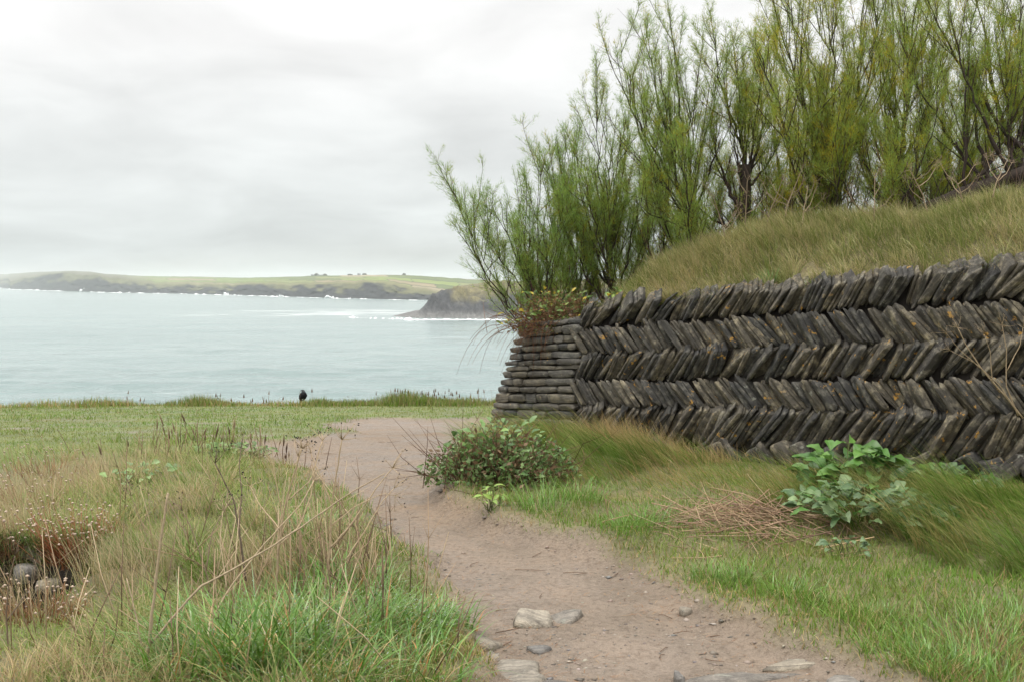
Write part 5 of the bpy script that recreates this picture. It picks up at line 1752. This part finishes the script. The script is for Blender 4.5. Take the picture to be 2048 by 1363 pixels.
dead_stalk('short leaning stalk with black seeds at the path bend', [(pp([(528, 1130), (560, 1040), (590, 965), (596, 912)], 5.9), .0038), (pp([(575, 1000), (620, 960), (628, 940)], 5.9, .1), .0026)], group=FG, seed=6, seeds_dark=True)
dead_stalk('slender pale stalk among the long grass left of centre', [(pp([(430, 1270), (415, 1150), (385, 1060), (365, 1020)], 5.3), .0032), (pp([(412, 1140), (425, 1060), (455, 1010)], 5.3, .1), .0026)], group=FG, seed=7, colr=(0.3, 0.22, 0.15))
dead_stalk('thin forked stalk beside the rust brown flower clump', [(pp([(310, 1130), (290, 1060), (270, 1010), (262, 990)], 6.9), .0032), (pp([(285, 1050), (300, 1010), (296, 985)], 6.9, .1), .0026)], group=FG, seed=8, colr=(0.34, 0.25, 0.16))
dead_stalk('crooked brown stalk in the bottom left corner', [(pp([(20, 1330), (12, 1230), (18, 1160), (30, 1110)], 4.9), .0036), (pp([(14, 1240), (50, 1190), (70, 1160)], 4.9, .1), .0028)], group=FG, seed=9, colr=(0.22, 0.16, 0.11))
dead_stalk('straw pale dead stalk spreading in front of the wall at the right edge', [(pp([(2046, 835), (2010, 790), (1965, 740), (1932, 690), (1915, 655)], 8.55), .0058),
           (pp([(2036, 830), (2012, 770), (2013, 700), (2004, 650)], 8.55), .0044), (pp([(2030, 818), (2000, 770), (1950, 725), (1900, 700)], 8.5), .0034), (pp([(2014, 740), (2040, 690), (2046, 655)], 8.55), .0034),
           (pp([(1985, 765), (1980, 700), (1968, 668)], 8.5), .0030), (pp([(1960, 735), (1915, 695), (1892, 665)], 8.45), .0028)], colr=(0.46, 0.35, 0.22), seed=10, seeds_dark=True)
RG = 'pale dead stalks on the crest of the bank'
rsg = np.random.default_rng(88)
for (bx_, by_, Y, hp, lean, lab) in ((1452, 490, 12.0, 95, -25, 'low pale forked stalk, first from the left on the bank crest'), (1490, 480, 11.9, 120, 5, 'second pale stalk from the left on the bank crest'),
                                     (1530, 470, 11.7, 110, 35, 'bent pale stalk, third from the left on the bank crest'), (1565, 460, 11.6, 125, 40, 'tall pale stalk leaning right beside the yellowing tamarisk'),
                                     (1605, 450, 11.4, 70, 10, 'short pale stalk just left of the broad tamarisk trunk'), (1748, 462, 10.9, 110, 2, 'lone upright thin stalk before the leaning trunk'),
                                     (1855, 425, 10.5, 85, -35, 'crooked pale stalk in front of the leaning trunk'), (1925, 405, 10.2, 60, -20, 'small pale stalk right of the crooked one'),
                                     (1985, 395, 10.0, 75, 30, 'last pale stalk before the right edge on the bank crest')):
    main = [(bx_, by_), (bx_ + lean * .25, by_ - hp * .4), (bx_ + lean * .7, by_ - hp * .75), (bx_ + lean, by_ - hp)]
    paths = [(pp(main, Y), .0050)]
    for k in range(4):
        u = rsg.uniform(.25, .8)
        sx_, sy_ = bx_ + lean * u * .9, by_ - hp * u
        dx_ = rsg.choice((-1, 1)) * rsg.uniform(14, 42); dy_ = rsg.uniform(18, 48)
        paths.append((pp([(sx_, sy_), (sx_ + dx_ * .6, sy_ - dy_ * .4), (sx_ + dx_, sy_ - dy_)], Y, rsg.normal(0, .1)), .0032))
    dead_stalk(lab, paths, colr=(0.42, 0.32, 0.21), heads=True, group=RG, seed=int(bx_))

# fine dry stems standing and leaning through the rough grass on the left
a = Acc()
for q in range(230):
    y = 1 / (1 / 4.4 + rng.random() * (1 / 11.5 - 1 / 4.4)); x = rng.uniform(-.47 * y, .3)
    if rng.random() < .6:
        y = rng.normal(5.9, .7); x = rng.normal(-1.05, .38)
    if not LEFT(np.array([x]), np.array([y]))[0] or path_sd(np.array([x]), np.array([y]))[0] > -.15 or hollow(np.array([x]), np.array([y]))[0]:
        continue
    p = np.array([x, y, float(ground_z(np.array([x]), np.array([y]))[0])])
    ln = rng.uniform(.2, .62) * (.75 if y > 7 else 1); th = abs(rng.normal(0, .5)); az = rng.uniform(0, 6.283)
    d = np.array([math.cos(az) * math.sin(th), math.sin(az) * math.sin(th), math.cos(th)])
    cc = np.array([(0.52, 0.40, 0.26), (0.38, 0.27, 0.17), (0.22, 0.15, 0.10)][rng.integers(3)])
    m1, e1 = p + d * ln * .55 + rng.normal(0, .012, 3), p + d * ln
    a.tube([p, m1, e1], [.0032, .0026, .0014], 4, cc)
    for w in range(rng.integers(0, 4)):
        d2 = d + rng.normal(0, .6, 3); d2 /= np.linalg.norm(d2)
        a.tube([m1, m1 + d2 * ln * rng.uniform(.15, .4)], [.0018, .0010], 3, cc)
for q in range(70):                                # dock stems standing dark against the lawn
    g = on_ground(rng.normal(370, 110), rng.uniform(895, 945))
    p = np.array([g[0], g[1], float(ground_z(g[:1], g[1:])[0])])
    ln = rng.uniform(.15, .42); d = np.array([rng.normal(0, .25), rng.normal(0, .25), 1.0]); d /= np.linalg.norm(d)
    cc = np.array([(0.16, 0.10, 0.07), (0.24, 0.16, 0.10), (0.34, 0.25, 0.15)][rng.integers(3)])
    a.tube([p, p + d * ln * .5 + rng.normal(0, .01, 3), p + d * ln], [.004, .0035, .002], 4, cc)
    if rng.random() < .3:
        a.tube([p + d * ln * .7, p + d * ln * .86, p + d * ln * 1.05], [.003, .009, .002], 5, cc * .7)
tag(a.obj('dry_stems', M['dry'], None, True), 'fine dry straw stems bristling through the rough grass on the left', 'dry stems', kind='stuff')

# heap of dead stems below the wall
a = Acc()
hb = gpt(1500, 1055)
for q in range(330):
    r_ = np.array([rng.normal(0, .34), rng.normal(0, .34)])
    p = np.array([hb[0] + r_[0], hb[1] + r_[1], 0]); p[2] = float(ground_z(p[:1], p[1:2])[0]) + max(.0, .20 * math.exp(-(r_ @ r_) / .12)) * rng.random() + .02
    az = rng.normal(2.7, 1.0); ln = rng.uniform(.12, .6)
    d = np.array([math.cos(az), math.sin(az), rng.normal(.08, .3)]) * ln
    a.tube([p - d * .5, p + rng.normal(0, .012, 3), p + d * .5], [.0036, .003, .0016], 4, pick(1, [(0.42, 0.30, 0.19), (0.34, 0.23, 0.15), (0.22, 0.14, 0.09)], [2, 2, 1])[0])
tag(a.obj('dead_stem_heap', M['dry'], None, True), 'tangle of fallen dead brown stems left of the beet plants', 'dead stems', kind='stuff')

# ------------------------------------------------------------------ dried thrift
def thrift(label, px_, py_, Y, n, rad, hgt, rust, seed, lean=(-.1, -.1)):
    rs = np.random.default_rng(seed)
    p = at(px_, py_, Y)
    base = np.array([p[0], p[1], float(ground_z(p[:1], p[1:2])[0])]) if Y < 0 else p
    e = empty('dried_flower_clump', base)
    st, hd = Acc(), Acc()
    k = n * 5
    a_ = rs.uniform(0, 6.283, k); r_ = rad * np.sqrt(rs.random(k))
    P = np.stack([r_ * np.cos(a_) * .8, r_ * np.sin(a_) * .6, -.05 - .1 * rs.random(k)], 1)
    v, f, c = blades(P, rs.uniform(.4, 1.0, k) * hgt * .8, .0045, a_ + rs.normal(0, .8, k), rs.uniform(0, .9, k), rs.uniform(0, .9, k), np.array(rust)[None] * rs.uniform(.6, 1.3, (k, 1)), 2)
    st.add(v, f, c)
    for q in range(n):
        b0 = P[q]; az = a_[q]; th = rs.uniform(.0, .7)
        d = np.array([math.cos(az) * math.sin(th) + lean[0], math.sin(az) * math.sin(th) + lean[1], math.cos(th)]); ln = hgt * rs.uniform(.6, 1.15)
        e1 = b0 + d * ln
        st.tube([b0, b0 + d * ln * .5 + rs.normal(0, .01, 3), e1], [.0018, .0015, .0012], 3, np.array(rust) * 1.3)
        rr = rs.uniform(.007, .012)
        for t in range(1):
            v = np.vstack([e1 + np.array([0, 0, rr * .8])] + [e1 + np.array([math.cos(t_) * rr, math.sin(t_) * rr, rr * rs.uniform(-.1, .35)]) for t_ in np.arange(6) * 1.047] + [e1 - np.array([0, 0, rr * .5])])
            f = [(0, 1 + i, 1 + (i + 1) % 6) for i in range(6)] + [(7, 1 + (i + 1) % 6, 1 + i) for i in range(6)]
            hd.add(v, f, np.array((0.52, 0.40, 0.31)) * rs.uniform(.7, 1.2))
    o = st.obj('stems', M['dry'], e); o['kind'] = 'stuff'
    o = hd.obj('flower_heads', M['dry'], e); o['kind'] = 'stuff'
    tag(e, label, 'dried flowers', 'dried thrift clumps on the left')


thrift('rust brown dried flower clump with pale heads over the dark hollow', 162, 1085, 6.85, 130, .24, .30, (0.27, 0.105, 0.055), 601)
thrift('sparse dried flowers on the green slope at the upper left', 60, 1000, 8.3, 60, .45, .28, (0.26, 0.15, 0.09), 602)
thrift('dried flowers fringing the left edge beside the hollow', 20, 1080, 7.0, 60, .24, .26, (0.24, 0.13, 0.08), 603)
thrift('brown dried flower clump in front of the hollow at the bottom left', 70, 1215, 5.6, 85, .30, .20, (0.27, 0.14, 0.075), 604)
thrift('thin dried flowers standing on the far left crest', 95, 925, 10.2, 40, .55, .24, (0.28, 0.17, 0.10), 605)

# ------------------------------------------------------------------ rocks
def rock_mesh(sx_, sy_, sz_, seed, flat=0.6):
    """Angular cleaved slab: an uneven polygon with a tilted, slightly broken flat top."""
    rs = np.random.default_rng(seed)
    ns_ = 9
    t_ = np.sort((np.arange(ns_) + rs.uniform(-.38, .38, ns_)) / ns_ * 2 * math.pi)
    jit = 1 + rs.normal(0, .17, ns_)
    tx, ty = rs.normal(0, .25) * sz_ / sx_, rs.normal(0, .25) * sz_ / sy_
    v = []
    for r_, z_, j_ in ((1.04, -1.0, .03), (1.0, .25, .05), (.90, .86, .05), (.52, 1.0, .10)):
        for k in range(ns_):
            q = r_ * jit[k] * (1 + rs.normal(0, j_))
            x, y = q * math.cos(t_[k]) * sx_, q * math.sin(t_[k]) * sy_
            v.append((x, y, z_ * sz_ + (x * tx + y * ty if z_ > 0 else 0) + rs.normal(0, .10) * sz_ * (z_ > 0)))
    v.append((0, 0, sz_ * 1.0))
    f = []
    for i in range(3):
        for k in range(ns_):
            p, q = i * ns_ + k, i * ns_ + (k + 1) % ns_
            f += [(p, q, p + ns_), (q, q + ns_, p + ns_)]
    f += [(3 * ns_ + k, 3 * ns_ + (k + 1) % ns_, 4 * ns_) for k in range(ns_)]
    f += [(0, k + 1, k) for k in range(1, ns_ - 1)]
    return np.array(v), np.array(f)


def put_rock(label, px_, py_, wpx, dep, hgt, rot, seed, bury=.45, tilt=0.0, z_at=None):
    g = gpt(px_, py_) if z_at is None else at(px_, py_, z_at)
    w = wpx / F_PX * g[1] / 2
    v, f = rock_mesh(w, dep, hgt, seed)
    o = build('path_rock' if z_at is None else 'slate_block', v, f, M['rock'])
    o.location = (g[0], g[1], g[2] + hgt * (1 - 2 * bury))
    o.rotation_euler = (rng.normal(0, .05), tilt, rot)
    tag(o, label, 'rock', 'stones bedded in the path' if z_at is None else 'rocks in the hollow')


put_rock('broad flat grey stone bedded in the path near the bottom', 1035, 1318, 125, .15, .035, .25, 11, .35)
put_rock('pale wedge shaped stone standing proud in mid path', 1064, 1210, 80, .11, .034, -.3, 12, .4, .22)
put_rock('pale flat stone just right of the wedge shaped one', 1135, 1203, 66, .10, .020, .2, 13, .45, -.1)
put_rock('small pale stone at the left path edge above the broad grey stone', 975, 1258, 46, .06, .03, -.4, 14, .35)
put_rock('small grey stone beside the grass at the left path edge', 985, 1286, 26, .04, .022, .3, 15, .35)
put_rock('long narrow pale stone below the broad flat grey one', 1125, 1337, 95, .045, .018, -.35, 16, .4)
put_rock('wide low grey stone cut by the bottom edge of the path', 1245, 1362, 150, .12, .025, .05, 17, .45)
put_rock('long bluish slate ridge bedded across the path', 1465, 1318, 210, .055, .018, .16, 18, .45)
put_rock('second slate ridge right of the long bluish one', 1600, 1297, 130, .045, .016, .12, 19, .45)
put_rock('flat grey slate at the bottom right of the path', 1700, 1330, 120, .075, .020, -.12, 20, .4)
put_rock('small dark cube like stone beside the slate ridge', 1356, 1320, 24, .03, .03, .5, 21, .3)
put_rock('small grey stone at the right path edge', 1375, 1198, 26, .04, .025, .2, 22, .35)
put_rock('grey slab half buried left of the wedge shaped stone', 1080, 1262, 46, .05, .014, .1, 23, .4)
put_rock('pale slab jutting from the turf above the hollow', 66, 1108, 46, .12, .035, .8, 31, .5, .5, z_at=7.0)
put_rock('dark grey block under the pale slab in the hollow', 55, 1142, 52, .12, .045, .2, 32, .5, .1, z_at=6.85)
put_rock('low grey stone at the bottom of the hollow', 100, 1168, 50, .10, .03, -.2, 33, .5, 0, z_at=6.75)

# loose chips, dead needles and twigs on the path
def path_pts(n, fn):
    y = 1 / (1 / 3.6 + rng.random(n) * (1 / 14 - 1 / 3.6)); x = rng.uniform(-2.6, 2.6, n)
    sd = path_sd(x, y)
    k = (sd > 0.0) & (rng.random(n) < fn(x, y, sd)); x, y, sd = x[k], y[k], sd[k]
    return np.stack([x, y, ground_z(x, y, sd)], 1)


P = path_pts(34000, lambda x, y, sd: 0.10 + 0.9 * sstep(0.52, 0.66, fbm(x * 1.6, y * 1.6, 301)) + 0.35 * sstep(.3, 0, sd))
n = len(P)
sc = rng.lognormal(-5.5, .6, n)[:, None]
q = ico[None] * sc[:, None] * np.stack([rng.uniform(.8, 1.9, n), rng.uniform(.7, 1.3, n), rng.uniform(.25, .6, n)], 1)[:, None] * rng.uniform(.7, 1.3, (n, 6, 1))
a_ = rng.uniform(0, 6.283, n); ca, sa = np.cos(a_)[:, None], np.sin(a_)[:, None]
q = np.stack([q[..., 0] * ca - q[..., 1] * sa, q[..., 0] * sa + q[..., 1] * ca, q[..., 2]], -1)
v = (P[:, None] + q).reshape(-1, 3); f = (icf[None] + (np.arange(n) * 6)[:, None, None]).reshape(-1, 3)
c = np.repeat(pick(n, [(0.20, 0.16, 0.125), (0.27, 0.22, 0.175), (0.11, 0.09, 0.07), (0.34, 0.29, 0.24), (0.16, 0.15, 0.14)], [3, 3, 2, 0.7, 1.5]), 6, 0)
tag(build('gravel', v, f, M['chips'], None, c), 'loose slate chips and grit scattered over the path', 'gravel', kind='stuff')
P = path_pts(30000, lambda x, y, sd: 0.06 + 0.9 * sstep(.42, .0, sd) + 0.5 * sstep(0.56, 0.66, fbm(x * 1.3, y * 2.4, 307)))
n = len(P); P[:, 2] += .003
L = rng.uniform(.015, .06, n)
v1 = blades(P, L, rng.uniform(.0015, .003, n), rng.normal(0.2, 1.0, n), rng.uniform(1.35, 1.55, n), rng.normal(0, .1, n), pick(n, [(0.32, 0.17, 0.085), (0.22, 0.12, 0.07), (0.38, 0.25, 0.14), (0.12, 0.08, 0.055)], [3, 3, 2, 2]), 2)
a = Acc(); a.add(*v1)
for q in range(55):
    p = path_pts(40, lambda x, y, sd: 1.0 + 0 * x)
    if not len(p):
        continue
    p = p[0]; az = rng.normal(.3, .8); ln = rng.uniform(.05, .2)
    d = np.array([math.cos(az), math.sin(az), 0]) * ln
    a.tube([p + [0, 0, .006], p + d * .5 + rng.normal(0, .01, 3) * [1, 1, 0] + [0, 0, .008], p + d + [0, 0, .006]], [.0022, .002, .0012], 4, (0.17, 0.11, 0.075))
# the same litter caught in the turf edges
P, sd = scatter(60000, -2.5, 4.6, 3.2, 12.0, lambda x, y, sd: (sd < 0.0) & (sd > -0.5) & front(x, y) & (rng.random(len(x)) < .35))
n = len(P); P[:, 2] += rng.uniform(.005, .03, n)
a.add(*blades(P, rng.uniform(.02, .07, n), .0026, rng.uniform(0, 6.28, n), rng.uniform(1.1, 1.6, n), rng.normal(0, .2, n), pick(n, [(0.34, 0.20, 0.10), (0.42, 0.30, 0.17), (0.24, 0.14, 0.08)], [2, 2, 1]), 2))
tag(a.obj('needle_litter', M['dry']), 'rusty dead needles and twigs strewn along the path', 'litter', kind='stuff')

# ------------------------------------------------------------------ bird on the cliff edge
bY = 22.1
foot = at(606.5, 806, bY)
e = empty('jackdaw', foot)
bb = np.array([(-.055, .02, .055), (-.048, .015, .075), (-.028, .01, .105), (-.005, .0, .145), (.006, 0, .185), (.008, -.004, .212), (.004, -.004, .232), (.000, -.004, .248), (-.006, -.004, .262), (-.012, -.004, .270)])
br = np.array([.010, .022, .046, .058, .056, .046, .034, .030, .026, .008])
a = Acc()
th = np.arange(14) / 14 * 2 * math.pi
ring = np.stack([np.stack([p[0] + r_ * 1.02 * np.cos(th), p[1] + r_ * .95 * np.sin(th), np.full(14, p[2])], 1) for p, r_ in zip(bb, br)])
cols_ = np.stack([np.tile((0.022, 0.022, 0.026) if i < 6 else (0.075, 0.082, 0.088), (14, 1)) for i in range(len(bb))])
kk = np.arange(ring.shape[0] * 14).reshape(-1, 14)
f = []
for i in range(len(bb) - 1):
    for k in range(14):
        p, q = kk[i, k], kk[i, (k + 1) % 14]
        f += [(p, q, p + 14), (q, q + 14, p + 14)]
f += [(0, kk[0, (k + 1) % 14], kk[0, k]) for k in range(1, 13)] + [(kk[-1, 0], kk[-1, k], kk[-1, (k + 1) % 14]) for k in range(1, 13)]
a.add(ring.reshape(-1, 3), f, cols_.reshape(-1, 3))
a.obj('body', M['bark'], e, True)
a = Acc(); a.tube([(-.030, -.006, .252), (-.048, -.008, .247), (-.058, -.009, .240)], [.009, .006, .001], 6, (0.02, 0.02, 0.02)); a.obj('beak', M['bark'], e, True)
a = Acc(); a.tube([(-.040, .01, .10), (-.055, .015, .05), (-.066, .018, .005)], [.026, .021, .016], 6, (0.018, 0.018, 0.022)); a.obj('tail', M['bark'], e, True)
for sx_ in (-1, 1):
    a = Acc(); a.tube([(.004 + sx_ * .048, .005, .195), (sx_ * .060 - .004, .006, .150), (sx_ * .046 - .022, .012, .090), (-.044 + sx_ * .012, .016, .045)], [.014, .022, .018, .006], 7, (0.017, 0.017, 0.021)); a.obj('wing', M['bark'], e, True)
    a = Acc(); a.tube([(sx_ * .022 - .01, 0, .075), (sx_ * .024 - .006, -.004, .03), (sx_ * .026 - .006, -.006, -.03)], [.009, .004, .004], 5, (0.02, 0.02, 0.02)); a.obj('leg', M['bark'], e, True)
tag(e, 'dark bird with grey nape perched on the grassy cliff edge', 'bird')

# ------------------------------------------------------------------ sea haze
bm_v = np.array([(x, y, z) for z in (-26, 90) for y in (-60, 11500) for x in (-9500, 9500)], float)
bm_f = np.array([(0, 2, 3), (0, 3, 1), (4, 5, 7), (4, 7, 6), (0, 1, 5), (0, 5, 4), (2, 6, 7), (2, 7, 3), (0, 4, 6), (0, 6, 2), (1, 3, 7), (1, 7, 5)])
m = bpy.data.materials.new('sea_haze'); m.use_nodes = True
nt = m.node_tree; nt.nodes.clear()
pv = nt.nodes.new('ShaderNodeVolumePrincipled')
pv.inputs['Color'].default_value = (0.93, 0.965, 0.96, 1)
pv.inputs['Density'].default_value = 0.00012
pv.inputs['Anisotropy'].default_value = 0.0
out_n = nt.nodes.new('ShaderNodeOutputMaterial')
nt.links.new(pv.outputs[0], out_n.inputs['Volume'])
tag(build('haze', bm_v, bm_f, m), 'pale sea haze lying over the bay', 'haze', kind='stuff')
